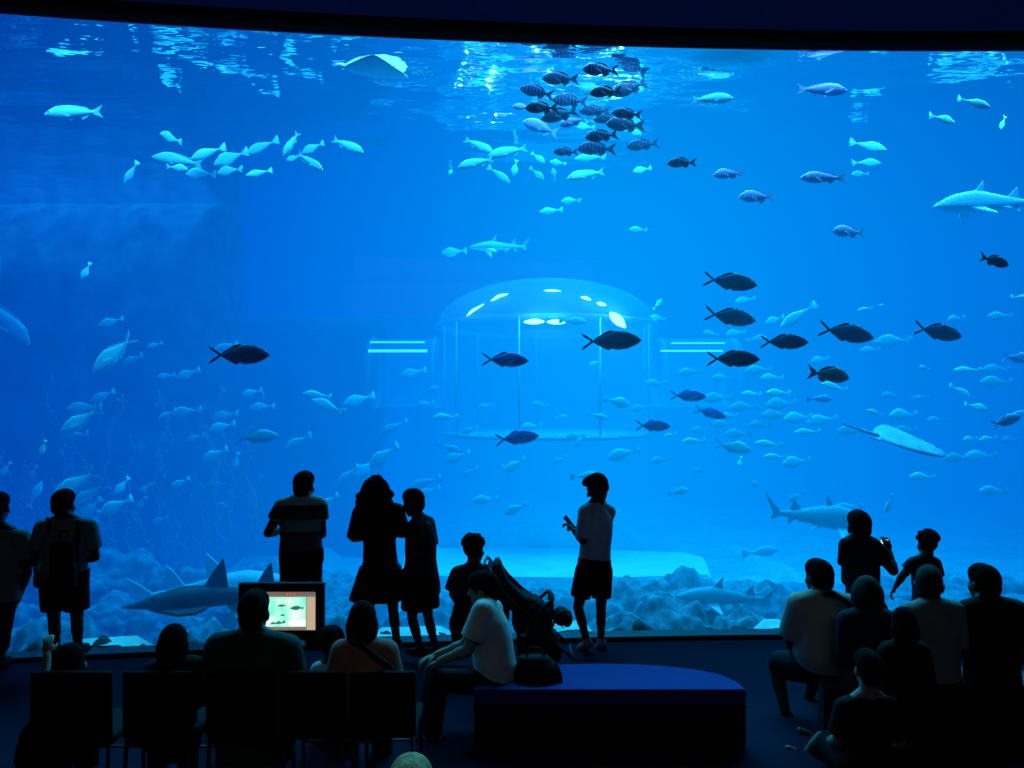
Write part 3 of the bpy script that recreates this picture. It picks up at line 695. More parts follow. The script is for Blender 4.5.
pl = [   # free-standing lilac and pale ones, with fins
 (729, 174, 31, 183, 'bream', 'lilac', 9.30, 'lilac_bream', 'pale lilac bream with white forked tail, alone between the school and a lilac twin', 'the upper lilac bream', -1),
 (757, 197, 36, 178, 'bream', 'lilac', 9.40, 'lilac_bream', 'pale lilac bream farther from the school, below its twin', 'the lower lilac bream', -1),
 (849, 232, 35, 178, 'bream', 'lilac', 9.50, 'lilac_bream', 'lilac bream with white tail alone below the plump violet fish', 'the lone lilac bream', -1),
 (823, 178, 46, 179, 'drum', 'lilac', 9.20, 'violet_wrasse', 'plump violet-blue fish with a square tail and a dark spot on its side', 'the plump violet fish', -1),
 (822, 90, 50, -5, 'drum', 'lilac', 9.20, 'lilac_drum', 'long lilac fish with pale back near the surface beyond the barred school', 'the long lilac fish', 1),
 (712, 99, 43, 1, 'drum', 'mid', 9.60, 'silver_drum', 'slim silvery blue fish swimming away behind the barred school', 'the slim silvery fish', 1),
 (994, 261, 33, -15, 'bream', 'barsdark', 8.65, 'striped_bream', 'dark mottled bream alone in open water below the high shark', 'the lone dark bream', 1),
 (74, 113, 56, 186, 'drum', 'bright', 9.4, 'pale_drum', 'large bright pale fish alone near the surface on the dim side', 'the large pale drum', -1),
 (178, 161, 52, 172, 'drum', 'pale', 10.0, 'pale_drum', 'longest pale fish of the cluster, nose leading it', 'the cluster’s long leader', -1),
 (348, 146, 37, -27, 'drum', 'pale', 10.0, 'pale_drum', 'pale fish slanting nose down away from the cluster, below the high ray', 'the slanting pale drum', 1),
 (291, 144, 30, 240, 'drum', 'pale', 10.1, 'pale_drum', 'pale fish standing nearly nose down at the cluster’s end', 'the nose-down pale drum', -1),
 (310, 162, 32, -35, 'drum', 'pale', 9.9, 'pale_drum', 'pale fish heading steeply down, crossing under another at the cluster’s end', 'the crossing pale drum', 1),
 (508, 152, 42, 195, 'drum', 'pale', 10.4, 'pale_drum', 'pale fish with big tail right under the front of the barred school', 'the big-tailed pale drum', -1),
 (476, 163, 38, 197, 'drum', 'pale', 10.2, 'pale_drum', 'slim pale fish forming the lower arm of a crossed pair', 'the lower crossed drum', -1),
 (479, 146, 34, -27, 'drum', 'pale', 10.5, 'pale_drum', 'slim pale fish forming the upper arm of a crossed pair', 'the upper crossed drum', 1),
 (586, 175, 40, 193, 'drum', 'bright', 10.3, 'pale_drum', 'bright pale fish swimming alone under the barred school', 'the bright drum under the school', -1),
]
for x, y, ln, a, sh, mk, Y, nm, lab, ph, h in pl:
    put_fish(x, y, ln, a, sh, mk, Y, nm, lab, 'pale drums under the surface' if nm == 'pale_drum' else None, R.uniform(-10, 10)); mark(ph, x, y, h)
# --- the many small and hazy ones: x, y, length px, heading, shape (o oval, s slim), skin (b bright, p pale, m mid, g green, l lilac), depth
many = '''
25 144 28 180 s m 12|131 173 27 235 s b 9.9|171 138 10.5 180 o p 10.2 68|177 168 23 -10 o b 9.7|201 174 32 178 o p 10.4|208 153 39 197 s b 10.1|231 158 38 200 o p 10.5|230 171 28 185 o p 10.2|262 147 38 200 s p 10.4|259 173 26 197 s b 10
313 148 25 205 o p 10.4|294 158 17 200 o p 10.8|451 171 10 250 o m 13|499 175 28 -35 s p 11|538 158 18 -40 o p 11|537 174 19 -40 o p 10.8|515 168 18 260 o m 12|558 163 17 180 o p 11.6|554 175 14 100 o p 11|642 170 20 195 o b 10.6|583 86 36 -5 s b 10.8|590 158 32 182 s p 10.9|585 127 20 180 o p 11|633 132 18 -20 o p 11
799 127 30 2 s m 12|868 146 36 -18 s p 10.6|866 163 30 0 s p 11|860 174 17 180 o m 11.6|942 119 30 -10 s p 9.6|974 103 33 -18 s p 8.85|1003 123 17 245 s b 9.4
86 271 19 250 o b 9.7|111 322 24 200 o m 11.6|133 360 25 205 o m 11.8|166 376 17 190 o m 12.4|188 374 25 203 o m 12|226 346 24 195 s m 12.4
454 252 26 188 o m 14|571 201 20 180 o p 12|551 211 25 190 s p 12.4|638 230 19 180 o p 11.4|573 321 28 -3 s m 12.6|658 304 14 50 o m 14|658 318 17 170 o m 14.4|711 334 17 170 o m 13.6|736 333 22 190 o m 13.8|757 339 20 10 o m 13|595 363 14 200 o m 14.2|745 300 20 190 o m 14
798 316 40 215 s p 11.2|865 309 15 190 s p 11.5|881 305 6 0 o b 10|956 319 21 190 o m 11.8|1000 316 23 180 o m 11.6|893 341 34 182 o m 11.9|967 370 24 180 s b 10.6|924 368 13 170 o p 10.8|996 369 25 180 o m 12.2|996 382 32 180 o m 12|1023 297 24 0 s b 10
103 396 24 207 o m 11.6|84 408 32 186 o m 11.8|74 436 32 190 o m 11.4|43 448 17 255 o g 10.4|5 470 18 240 o m 11.6|33 473 17 240 o m 12|35 495 29 70 s p 10.8|90 509 30 226 o m 11.4|95 521 24 245 o p 11|122 486 21 235 o b 10.8|141 504 18 235 o m 11.4
167 415 24 205 s p 10.8|186 412 32 190 o m 12|226 415 24 190 o m 12.2|222 427 28 195 o p 11.6|195 438 20 200 o m 12|215 455 30 207 o p 11|236 461 18 260 o m 12.2|180 483 21 207 o p 11.4|216 484 20 180 o m 12.4|224 506 18 170 o m 12.8|252 393 22 195 o p 11.6|262 407 24 186 o m 12
317 395 28 172 s b 10.6|328 406 38 160 s p 10.9|359 400 32 198 o p 11.6|298 442 34 207 s p 11.3|394 427 30 205 s m 12|384 456 38 218 o p 11.2|367 468 30 216 o p 11.6|348 475 30 220 s p 11|328 502 28 215 o b 10.9|424 483 36 198 s m 11.8|429 492 24 202 o m 12.4|485 500 26 183 o p 11.8|515 465 25 215 o b 10.9|516 509 26 205 o p 11.2
450 448 26 -20 s m 12|457 457 28 200 o m 12.4|445 417 26 182 s b 11.2|425 404 18 190 o m 13|617 402 28 -12 o p 11|598 416 22 -15 s p 11.4|717 398 30 182 o m 12.6|751 394 22 180 s b 11|729 416 18 180 o p 11.2|744 407 28 182 o m 12.2|670 435 12 200 o b 11|693 441 24 183 s b 10.9|738 434 28 180 o m 12.2|768 444 26 176 s b 10.8|623 454 34 195 o p 11.4|580 441 18 230 o m 12.6
586 476 32 2 s p 10.6|678 492 20 15 o p 10.9|740 462 12 250 o b 11|753 483 14 -45 o b 11|761 552 38 6 s p 11.6|531 427 22 185 o p 12|505 470 14 120 o m 13
778 393 28 180 s b 10.9|834 387 28 165 s b 10.8|820 399 28 0 s l 10.4|781 404 34 184 o m 12|776 415 30 180 o m 12.4|798 418 32 184 o p 11.6|822 420 30 188 o p 11.8|807 432 24 182 s b 10.9|775 457 24 178 s b 10.8|796 462 32 186 o p 11.4|875 413 20 163 s b 10.6|903 415 33 182 o p 11.6|850 431 28 180 o m 12|905 431 28 182 o m 11.8|960 391 26 -28 s b 10.6|976 407 22 -18 o b 10.5|1017 414 22 10 s p 10.6|970 439 16 185 o b 11|988 439 18 190 o b 10.9|957 458 28 182 o m 11.8|980 456 30 182 o p 11.6|922 477 24 178 o b 10.8|993 491 28 180 o p 11|889 504 21 250 s b 10.2|796 497 20 212 o m 12|847 507 28 185 s p 11.4|957 578 13 190 o b 11.6
470 430 18 200 o m 13.4|486 406 16 190 o m 13.6|540 405 18 170 o m 13.8|560 418 16 10 o m 13.9|575 436 18 185 o m 13.4|640 408 20 188 o m 13.2|655 383 20 180 o m 13.4|690 372 24 185 o m 12.8|722 378 22 180 o m 12.8|758 370 26 184 o m 12.4|772 378 24 180 o p 12.2|700 430 18 180 o m 12.8|722 424 22 182 o m 12.6|760 425 24 180 o m 12.4|413 373 28 196 o m 13.6|430 390 18 20 o m 13.8
145 488 14 220 o m 12.4|160 520 16 200 o m 12.6|62 452 18 230 o m 12.4|155 345 14 200 o m 13|890 395 18 180 o m 12.6|920 398 16 190 o m 12.6|936 420 18 180 o m 12.4|1010 440 20 182 o m 12.2|660 460 20 190 o m 12.6|700 470 14 200 o m 12.8|560 460 16 205 o m 13|470 472 18 210 o m 12.8|820 360 22 190 o m 13|870 350 20 185 o m 13|775 320 22 200 o m 13.4
'''
for ph, x, y in (('the dome cap', 547, 300), ('the backpacker’s head', 63, 490), ('the striped-shirt man’s head', 304, 475), ('the curly-haired woman', 376, 478), ('the leaning boy’s head', 411, 490), ('the young man with the phone', 589, 478), ('the man taking a photo', 859, 512), ('the stretched-arm child', 927, 535), ('the flat ray', 900, 438), ('the high shark', 980, 203), ('the grey shark with big fins', 815, 515), ('the high ray', 372, 70), ('the large blurred fish at the edge', 12, 322)):
    mark(ph, x, y, 0)
rows = []
for line in many.strip().splitlines():
    for it in line.split('|'):
        q = it.split(); rows.append((float(q[0]), float(q[1]), float(q[2]), float(q[3]), q[4], q[5], float(q[6]), float(q[7]) if len(q) > 7 else None))
ADJ = {'b': 'bright pale', 'p': 'pale blue', 'm': 'faint hazy blue', 'g': 'small greenish', 'l': 'pale lilac'}
info = []
for r in rows:
    x, y, ln, a, sh, mk, Y, yw = r
    ph, lx, ly, h = min(LM, key=lambda l: (l[1]-x)**2+1.3*(l[2]-y)**2)
    dx, dy = x-lx, y-ly
    if abs(dy) >= .45*abs(dx) or h == 0 and abs(dy) > .3*abs(dx): rel = 'above' if dy < 0 else 'below'
    elif h: rel = 'ahead of' if dx*h > 0 else 'behind'
    else: rel = 'beside'
    aa = a % 360
    pose = ' nose-down' if 215 <= aa <= 330 else ' nose-up' if 30 <= aa <= 150 else ''
    size = 'tiny ' if ln < 18 else 'large ' if ln >= 36 else ''
    info.append((ph, rel, (dx*dx+dy*dy)**.5, f"{size}{ADJ[mk]}{' slim' if sh == 's' else ' oval'}{pose} fish"))
from collections import defaultdict
grp = defaultdict(list)
for i, (ph, rel, d, desc) in enumerate(info): grp[(ph, rel, desc)].append((d, i))
lab = {}
ORD = ['nearest', 'second nearest', 'third nearest', 'fourth nearest', 'fifth nearest', 'sixth nearest', 'seventh nearest']
for (ph, rel, desc), l in grp.items():
    l.sort()
    for k, (d, i) in enumerate(l):
        lab[i] = f'{desc}, {rel} {ph}' if len(l) == 1 else f'{desc}, {ORD[k]} {rel} {ph}'
MKK = {'b': 'bright', 'p': 'pale', 'm': 'mid', 'g': 'green', 'l': 'lilac'}
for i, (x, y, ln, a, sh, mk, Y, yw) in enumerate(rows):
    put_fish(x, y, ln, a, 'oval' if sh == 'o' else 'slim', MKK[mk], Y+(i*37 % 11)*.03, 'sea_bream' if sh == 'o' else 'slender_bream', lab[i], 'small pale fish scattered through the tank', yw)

# ------------------------------------------------------------------ large fish
M_sharkdark = fish_mat('skin_shark_dark', (.02, .03, .045), (.03, .045, .065), (.35, .45, .5), -.075, .05)
M_sharkpale = fish_mat('skin_shark_pale', (.08, .27, .36), (.10, .34, .44), (.3, .62, .7), -.07, .05)
M_ray = mat('skin_ray', (.10, .34, .42), (.06, .2, .27), 6, .6)
M_raypale = mat('skin_ray_pale', (.8, .85, .8), (.6, .7, .75), 3, .6)
SB = ([(0, .01), (.06, .035), (.2, .075), (.42, .098), (.65, .062), (.88, .025), (1, .016)], [(0, .004), (.06, .02), (.2, .045), (.42, .058), (.65, .045), (.88, .022), (1, .016)], [(0, .012), (.05, .04), (.2, .07), (.42, .075), (.7, .045), (1, .012)])
def shark(x, y, ln, a, Y, label, m, yaw=0, k=1., grp=None):
    me = mesh_of(fish_body(*[[(t, v*k) for t, v in s] for s in SB], .5, -.36, 20, 30))
    o = link('shark', me, m); o.matrix_world = pose_matrix(x, y, Y, a, ln, yaw); tag(o, label, 'shark', grp)
    def f(nm, *args, **kw): link(nm, fin(*args, **kw), m, o)
    f('tail_fin', [(-.34, .016), (-.42, .07), (-.5, .15), (-.475, .10), (-.41, .0), (-.43, -.06), (-.39, -.05), (-.34, -.016)], .010)
    f('dorsal_fin', [(.16, .08*k), (.10, .14), (.045, .20), (.055, .13), (.045, .07*k), (.10, .06)], .014)
    f('second_dorsal_fin', [(-.17, .045*k), (-.215, .10), (-.255, .13), (-.25, .09), (-.27, .03*k), (-.2, .03)], .010)
    f('anal_fin', [(-.2, -.025), (-.25, -.075), (-.27, -.07), (-.26, -.02)], .008)
    for s in (-1, 1):
        f('pectoral_fin', [(.25, 0), (.19, s*.09), (.10, s*.2), (.11, s*.1), (.12, 0)], .012, plane='xy', org=(0, s*.05, -.02), rot=Matrix.Rotation(-s*.55, 3, 'X'))
        f('pelvic_fin', [(-.06, 0), (-.10, s*.05), (-.13, s*.06), (-.13, 0)], .008, plane='xy', org=(0, s*.03, -.03), rot=Matrix.Rotation(-s*.5, 3, 'X'))
    e = link('eye', eye_mesh(.42, .048, .02, .007), M_eye, o)
    return o
WB = ([(0, .006), (.08, .022), (.2, .055), (.34, .085), (.5, .078), (.7, .045), (.9, .022), (1, .014)], [(0, .004), (.1, .012), (.25, .025), (.45, .035), (.65, .03), (.9, .016), (1, .012)], [(0, .006), (.08, .04), (.25, .085), (.42, .085), (.65, .045), (1, .012)])
def wedgefish(x, y, ln, a, Y, label, m, yaw=0):
    me = mesh_of(fish_body(*WB, .5, -.38, 20, 30))
    o = link('wedgefish', me, m); o.matrix_world = pose_matrix(x, y, Y, a, ln, yaw); tag(o, label, 'fish')
    def f(nm, *args, **kw): link(nm, fin(*args, **kw), m, o)
    f('tail_fin', [(-.36, .014), (-.43, .07), (-.5, .12), (-.475, .05), (-.46, .0), (-.48, -.07), (-.42, -.045), (-.36, -.014)], .010)
    f('dorsal_fin', [(.09, .07), (.04, .14), (-.01, .2), (-.02, .215), (-.03, .15), (-.035, .06), (.03, .05)], .013)
    f('second_dorsal_fin', [(-.17, .04), (-.22, .12), (-.265, .17), (-.27, .11), (-.275, .03), (-.2, .03)], .010)
    for s in (-1, 1):
        f('pectoral_fin', [(.36, 0), (.30, s*.05), (.17, s*.13), (.09, s*.125), (.05, s*.07), (.06, 0)], .014, plane='xy', org=(0, s*.035, -.012), rot=Matrix.Rotation(-s*.12, 3, 'X'))
        f('pelvic_fin', [(-.03, 0), (-.09, s*.09), (-.13, s*.08), (-.14, 0)], .010, plane='xy', org=(0, s*.035, -.02), rot=Matrix.Rotation(-s*.75, 3, 'X'))
    link('eye', eye_mesh(.33, .055, .045, .008), M_eye, o)
wedgefish(222, 599, 190, 184, 8.55, 'large dark grey wedge-snouted ray with two tall dorsal fins gliding behind the monitor', M_sharkdark, 5)
wedgefish(214, 588, 166, 6, 9.7, 'pale wedge-snouted ray passing behind the large dark one, tail showing past its snout', fish_mat('skin_wedge_pale', (.3, .5, .56), (.35, .55, .6), (.5, .65, .7), -.07, .05), 4)
shark(727, 598, 106, 177, 9.6, 'pale blue shark cruising low over the reef beside the young man', M_sharkpale, 6, 1.1)
shark(990, 204, 118, 184, 11.2, 'pale hazy shark high in open water near the window’s bright end', M_sharkpale, 5, 1.25)
shark(818, 518, 120, -9, 10.6, 'pale grey shark with spread fins swimming behind the man taking a photo', M_sharkpale, 12, 1.35)
shark(500, 247, 62, 184, 14.0, 'faint small shark in the haze above the dome', M_sharkpale, 12, 1.0)

def ray(x, y, span, Y, label, m, yaw, pitch, roll, curl=.25, tail=1.1, lobes=True):
    bm = bmesh.new(); nr, na = 10, 48; rings = []
    def out(t):      # outline: pointed snout, wide wing tips
        c, s = math.cos(t), math.sin(t)
        r = (abs(c/.46)**1.35+abs(s/.5)**1.35)**(-1/1.35)
        return r*(1+.10*max(0, c)**6)
    for side in (1, -1):
        rg = []
        for i in range(1, nr+1):
            f = i/nr; ring = []
            for k in range(na):
                t = 2*math.pi*k/na; r = out(t)*f; X, Yy = r*math.cos(t), r*math.sin(t)
                z = side*(.085*(1-f**2)**.8*(1 if side > 0 else .5)+.004)+curl*abs(Yy)**2*1.6
                ring.append(bm.verts.new((X, Yy, z)))
            rg.append(ring)
        c0 = bm.verts.new((0, 0, side*(.089 if side > 0 else .047)))
        for k in range(na):
            bm.faces.new((c0, rg[0][k], rg[0][(k+1) % na]))
            for i in range(nr-1): bm.faces.new((rg[i][k], rg[i][(k+1) % na], rg[i+1][(k+1) % na], rg[i+1][k]))
        rings.append(rg)
    for k in range(na): bm.faces.new((rings[0][-1][k], rings[0][-1][(k+1) % na], rings[1][-1][(k+1) % na], rings[1][-1][k]))
    o = link('stingray', mesh_of(bm), m)
    from mathutils import Euler
    p = at(x, y, Y); s = span*Y/F
    o.matrix_world = Matrix.Translation(p)@Euler((math.radians(roll), math.radians(pitch), math.radians(yaw)), 'XYZ').to_matrix().to_4x4()@Matrix.Diagonal((s, s, s, 1))
    tag(o, label, 'ray')
    obj_tube('tail', [(-.42, 0, .02), (-.6, .01, .03), (-.9, .02, .05), (-.45-tail, .03, .1)], .022, m, o, 8, .004)
    link('eye', eye_mesh(.3, .09, .066, .013), M_eye, o)
    for sd_ in (-1, 1):
        link('pelvic_fin', fin([(-.36, 0), (-.5, sd_*.10), (-.58, sd_*.06), (-.45, 0)], .015, 'xy', (0, sd_*.05, 0)), m, o)
    return o
ray(908, 444, 84, 9.9, 'flat pale ray gliding with thin whip tail, above the man taking a photo', M_ray, 12, 12, 19, .15, .45)
ray(374, 72, 66, 9.2, 'pale ray lifting its bright white wing edge just under the surface', M_raypale, 10, 4, 7, .25, .15)
o = put_fish(6, 320, 66, -52, 'drum', 'mid', 12.6, 'grouper', 'large blurred pale fish slanting head down at the window’s dim edge', None, 10)
# ================================================================== people
def cloth(name, c, rough=.85): return mat(name, c, tuple(x*.8 for x in c), 14, rough, .15, .1)
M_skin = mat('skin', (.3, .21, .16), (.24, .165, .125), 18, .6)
M_skindark = mat('skin_shaded', (.07, .045, .035), (.055, .035, .028), 18, .6)  # darker copy of the skin, shade put into its colour
M_hair = mat('hair_black', (.006, .005, .006), (.003, .003, .003), 60, 1., .4, .05)
M_hairgrey = mat('hair_grey', (.045, .045, .05), (.012, .012, .014), 90, 1., .8, .05)
M_hairblond = mat('hair_blond', (.5, .33, .13), (.16, .10, .035), 70, .8, 1.)
M_shoe = cloth('shoe_grey', (.3, .32, .34)); M_shoeblack = cloth('shoe_black', (.012, .012, .014))
C_black = cloth('cloth_black', (.008, .008, .011)); C_navy = cloth('cloth_navy', (.014, .02, .034)); C_dark = cloth('cloth_charcoal', (.022, .026, .030))
C_teal = cloth('cloth_grey_teal', (.20, .25, .26)); C_grey = cloth('cloth_grey', (.20, .23, .24)); C_beige = cloth('cloth_beige', (.44, .43, .36)); C_white = cloth('cloth_offwhite', (.6, .6, .56))
C_pink = cloth('cloth_dusty_pink', (.42, .19, .16)); C_green = cloth('cloth_dark_green', (.035, .06, .05)); C_blue = cloth('cloth_blue_grey', (.5, .56, .66))
m, nt, out = new_mat('cloth_striped')
b = N(nt, 'ShaderNodeBsdfPrincipled'); b.inputs['Roughness'].default_value = .9
tc = N(nt, 'ShaderNodeTexCoord'); sp = N(nt, 'ShaderNodeSeparateXYZ'); nt.links.new(tc.outputs['Object'], sp.inputs[0])
mr = N(nt, 'ShaderNodeMapRange'); mr.inputs['From Min'].default_value = .95; mr.inputs['From Max'].default_value = 1.55; nt.links.new(sp.outputs['Z'], mr.inputs['Value'])
r_ = ramp(nt, [(0, (.03, .05, .07)), (.32, (.03, .05, .07)), (.34, (.20, .26, .30)), (.5, (.18, .23, .27)), (.52, (.02, .03, .04)), (.72, (.02, .03, .04)), (.74, (.36, .45, .5)), (1, (.32, .4, .46))], mr.outputs[0])
nt.links.new(r_.outputs[0], b.inputs['Base Color']); nt.links.new(b.outputs[0], out.inputs['Surface']); C_stripe = m

def person(label, Y, base, head, J, top=None, bottom=None, hair='short', hairm=None, feet=None, skin=None, k=1., yaw=0., pitch=0., roll=0., hem=0., fat=1., group=None, vox=.009, curl=50, hands=True, tw=1.0):
    """base: pixel of the figure's foot point; head: (px of centre, py of crown, depth offset); J: joints as (px, py, depth offset from Y).
    top: (material, sleeve fraction, looseness); bottom: (kind, material, how far down the legs, looseness)"""
    O = at(base[0], base[1], Y); O.z = max(O.z, 0) if len(base) < 3 else base[2]
    def W(j): return at(j[0], j[1], Y+j[2])
    P = {n: W(j) for n, j in J.items()}
    root = empty('person', O, label, 'person', group)
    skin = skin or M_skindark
    f = Vector((math.sin(math.radians(yaw)), math.cos(math.radians(yaw)), 0)); r = f.cross(Vector((0, 0, 1)))
    Mr = Matrix.Rotation(math.radians(pitch), 3, r)@Matrix.Rotation(math.radians(roll), 3, f)
    u = Mr@Vector((0, 0, 1)); fh = Mr@f; rh = Mr@r
    kb = k; kh = k*1.12; crown = at(head[0], head[1], Y+head[2]); hc = crown-u*.135*kh
    def H(a, b_, c): return hc+(rh*a+fh*b_+u*c)*kh      # right, forward, up
    ax = (rh, fh, u)
    sh = P['sr']-P['sl']; lv = sh.normalized(); sw = sh.length/2/.19
    hp = (P['hr']-P['hl']); hlv = hp.normalized() if hp.length > .02 else lv
    sc = (P['sl']+P['sr'])/2; pc = (P['hl']+P['hr'])/2
    up = (sc-pc).normalized()
    nk = P.get('neck', sc+Vector((0, 0, .04)))
    neckbase = sc*.4+nk*.6
    fd = up.cross(lv); fd = fd if fd.dot(f) > 0 else -fd     # front of the chest
    sw = min(sw, 1.6)
    def lev(t, rx, ry, off=0.): 
        l = hlv.lerp(lv, max(0, min(1, t))).normalized(); d = l.cross(up).normalized()
        return (pc.lerp(sc, t)+fd*off, l*rx*tw, d*ry)
    def torso(inf=0., lo=-.16, hi=1.0, flare=0.):
        kk = max(k, .6) if k < 1 else k
        tab = [(-.16, .155, .115), (0., .165*fat**.5, .12), (.22, .155*fat, .115*fat), (.42, .148*fat, .112*fat), (.62, .16*fat**.7, .118*fat**.6), (.82, .168, .112), (.97, .135, .085), (1.07, .075, .065)]
        L = []
        for t, a, b_ in tab:
            if t < lo-1e-6 or t > hi+.08: continue
            L.append(lev(t, (a*min(1.25, .45+.55*sw/k)+0)*kk+inf+flare*max(0, .5-t), b_*kk+inf+flare*.7*max(0, .5-t)))
        return L
    body = []
    body += [loft(torso())]
    nr = .052*kh
    body += [cone(neckbase, hc-u*.055*kh-fh*.012*kh, nr*1.12, nr)]
    body += [ell(H(0, -.008, .03), (.074*kh, .094*kh, .095*kh), ax), ell(H(0, .03, -.05), (.056*kh, .066*kh, .07*kh), ax), ell(H(0, .062, -.098), (.024*kh,)*3),
             cone(H(0, .088, .02), H(0, .113, -.022), .009*kh, .015*kh), cone(H(-.035, .078, .032), H(.035, .078, .032), .014*kh, .014*kh),
             cone(H(-.018, .088, -.056), H(.018, .088, -.056), .009*kh, .009*kh), cone(H(-.016, .085, -.070), H(.016, .085, -.070), .009*kh, .009*kh)]
    for s in (-1, 1):
        body += [ell(H(s*.077, -.004, -.005), (.012*kh, .022*kh, .033*kh), ax), ell(H(s*.031, .079, .006), (.013*kh,)*3), ell(H(s*.04, .06, -.03), (.025*kh,)*3)]
    A = .052*k*fat**.5
    tz = neckbase.lerp(hc, .35)
    body += [cone(tz, P['sl'], nr*.9, A*1.05), cone(tz, P['sr'], nr*.9, A*1.05)]
    handp = {}
    for s in 'lr':
        a, e, w_ = P['s'+s], P['e'+s], P['w'+s]
        body += [cone(a, e, A*1.1, A*.8), cone(e, w_, A*.8, A*.55), cone(e, e.lerp(w_, .35), A*.82, A*.84)]
        d = (w_-e).normalized(); side = lv if s == 'r' else -lv
        nrm = d.cross(Vector((0, 0, 1)).cross(d)).normalized() if abs(d.z) < .9 else side
        nrm = -nrm if abs(d.z) < .9 else -side
        sd_ = d.cross(nrm).normalized(); hk = k
        if (w_+sd_-sc).length > (w_-sd_-sc).length: sd_ = -sd_          # thumb to the inside
        handp[s] = (w_+d*.09*hk, d, nrm, sd_)
        if hands:
            body += [ell(w_+d*.055*hk, (.040*hk, .016*hk, .052*hk), (sd_, nrm, d))]
            for i, ln in zip((-1.5, -.5, .5, 1.5), (.062, .078, .085, .075)):
                b0 = w_+d*.095*hk+sd_*i*.020*hk
                c1 = math.radians(curl*.5); c2 = math.radians(curl*1.3)
                b1 = b0+(d*math.cos(c1)+nrm*math.sin(c1))*ln*.55*hk; b2 = b1+(d*math.cos(c2)+nrm*math.sin(c2))*ln*.5*hk
                body += [cone(b0, b1, .0095*hk, .009*hk), cone(b1, b2, .009*hk, .0075*hk)]
            t0 = w_+d*.03*hk+sd_*.03*hk; t1 = t0+(sd_*.6+d*.7+nrm*.3).normalized()*.042*hk; t2 = t1+(d*.9+nrm*.35).normalized()*.03*hk
            body += [cone(t0, t1, .013*hk, .011*hk), cone(t1, t2, .011*hk, .009*hk)]
    T = .082*k*fat**.4
    for s in 'lr':
        h, kn, an = P['h'+s], P['k'+s], P['a'+s]
        body += [cone(h, kn, T, T*.64), cone(kn, an, T*.62, T*.44), cone(kn.lerp(an, .12), kn.lerp(an, .45), T*.64, T*.62)]
        toe = P.get('t'+s) or an+f*.15*k+Vector((0, 0, -.035*k))
        td = toe-an
        body += [cone(an+Vector((0, 0, -.035*k))-td.normalized()*.03*k, an+td*.55+Vector((0, 0, -.02*k)), .036*k, .036*k), cone(an+td*.5+Vector((0, 0, -.018*k)), toe, .038*k, .026*k)]
    blob('body', body, skin, root, vox, 4, O)
    if top:
        m_, fr, inf = top[:3]
        lo = top[3] if len(top) > 3 else -.16
        q = [loft(torso(inf, lo, 1.0, top[4] if len(top) > 4 else 0))]+[cone(neckbase, P[z_], nr+inf*.6, A*1.05+inf) for z_ in ('sl', 'sr')]
        if fr > 0:
            for s in 'lr':
                a, e, w_ = P['s'+s], P['e'+s], P['w'+s]
                if fr <= 1: q += [cone(a, a.lerp(e, fr*.4), A*1.1+inf, A*1.05+inf), fcone(a, a.lerp(e, fr), A*1.08+inf, A+inf*1.25)]
                else: q += [cone(a, e, A*1.1+inf, A*.8+inf), cone(e, e.lerp(w_, fr-1), A*.8+inf, A*.6+inf)]
        blob(top[5] if len(top) > 5 else 'shirt', q, m_, root, vox*1.15, 5, O)
    if bottom:
        kind, m_, fr, inf = bottom
        q = []
        if kind == 'dress':
            dz = fr; b_ = pc+Vector((0, 0, 0)); L = []
            hem_ = W(dz[0]); hw = dz[1]
            for t in (0, .5, 1):
                q0 = pc.lerp(hem_, t); L.append((q0, hlv*((.17*k+inf)*(1-t)+hw*t), hlv.cross(Vector((0, 0, 1)))*((.13*k+inf)*(1-t)+hw*.8*t)))
            q = [loft(L)]
            blob('skirt', q, m_, root, vox*1.2, 4, O)
        else:
            q = [loft(torso(inf, -.16, .22))]
            for s in 'lr':
                h, kn, an = P['h'+s], P['k'+s], P['a'+s]
                if fr <= 1: q += [cone(h, h.lerp(kn, fr*.4), T+inf, T*.9+inf), fcone(h, h.lerp(kn, fr), T+inf, T*.86+inf*1.1)]
                else: q += [cone(h, kn, T+inf, T*.64+inf*1.3), cone(kn, kn.lerp(an, fr-1), T*.64+inf*1.3, T*.5+inf*1.3)]
            blob(kind, q, m_, root, vox*1.15, 4, O)
    hm = hairm or M_hair
    if hair:
        q = [ell(H(0, -.018, .038), (.083*kh, .098*kh, .100*kh), ax)]
        if hair == 'short': q += [ell(H(0, -.055, -.01), (.07*kh, .055*kh, .075*kh), ax), ell(H(0, .02, .065), (.078*kh, .085*kh, .075*kh), ax)]
        if hair == 'top': q += [ell(H(0, .03, .09), (.075*kh, .085*kh, .05*kh), ax), ell(H(0, -.055, .0), (.066*kh, .05*kh, .07*kh), ax)]
        if hair == 'bob': q += [ell(H(0, -.03, -.02), (.098*kh, .095*kh, .12*kh), ax), ell(H(0, -.045, -.08), (.09*kh, .075*kh, .06*kh), ax)]
        if hair == 'long':
            q += [ell(H(0, -.03, -.02), (.095*kh, .095*kh, .12*kh), ax), loft([(H(0, -.05, -.02), rh*.095*kh, fh*.07*kh), (H(0, -.08, -.2), rh*.12*kh, fh*.06*kh), (H(-.03, -.17, -.34), rh*.17*kh, fh*.05*kh), (H(-.05, -.19, -.5), rh*.18*kh, fh*.04*kh), (H(-.05, -.19, -.62), rh*.13*kh, fh*.03*kh)])]
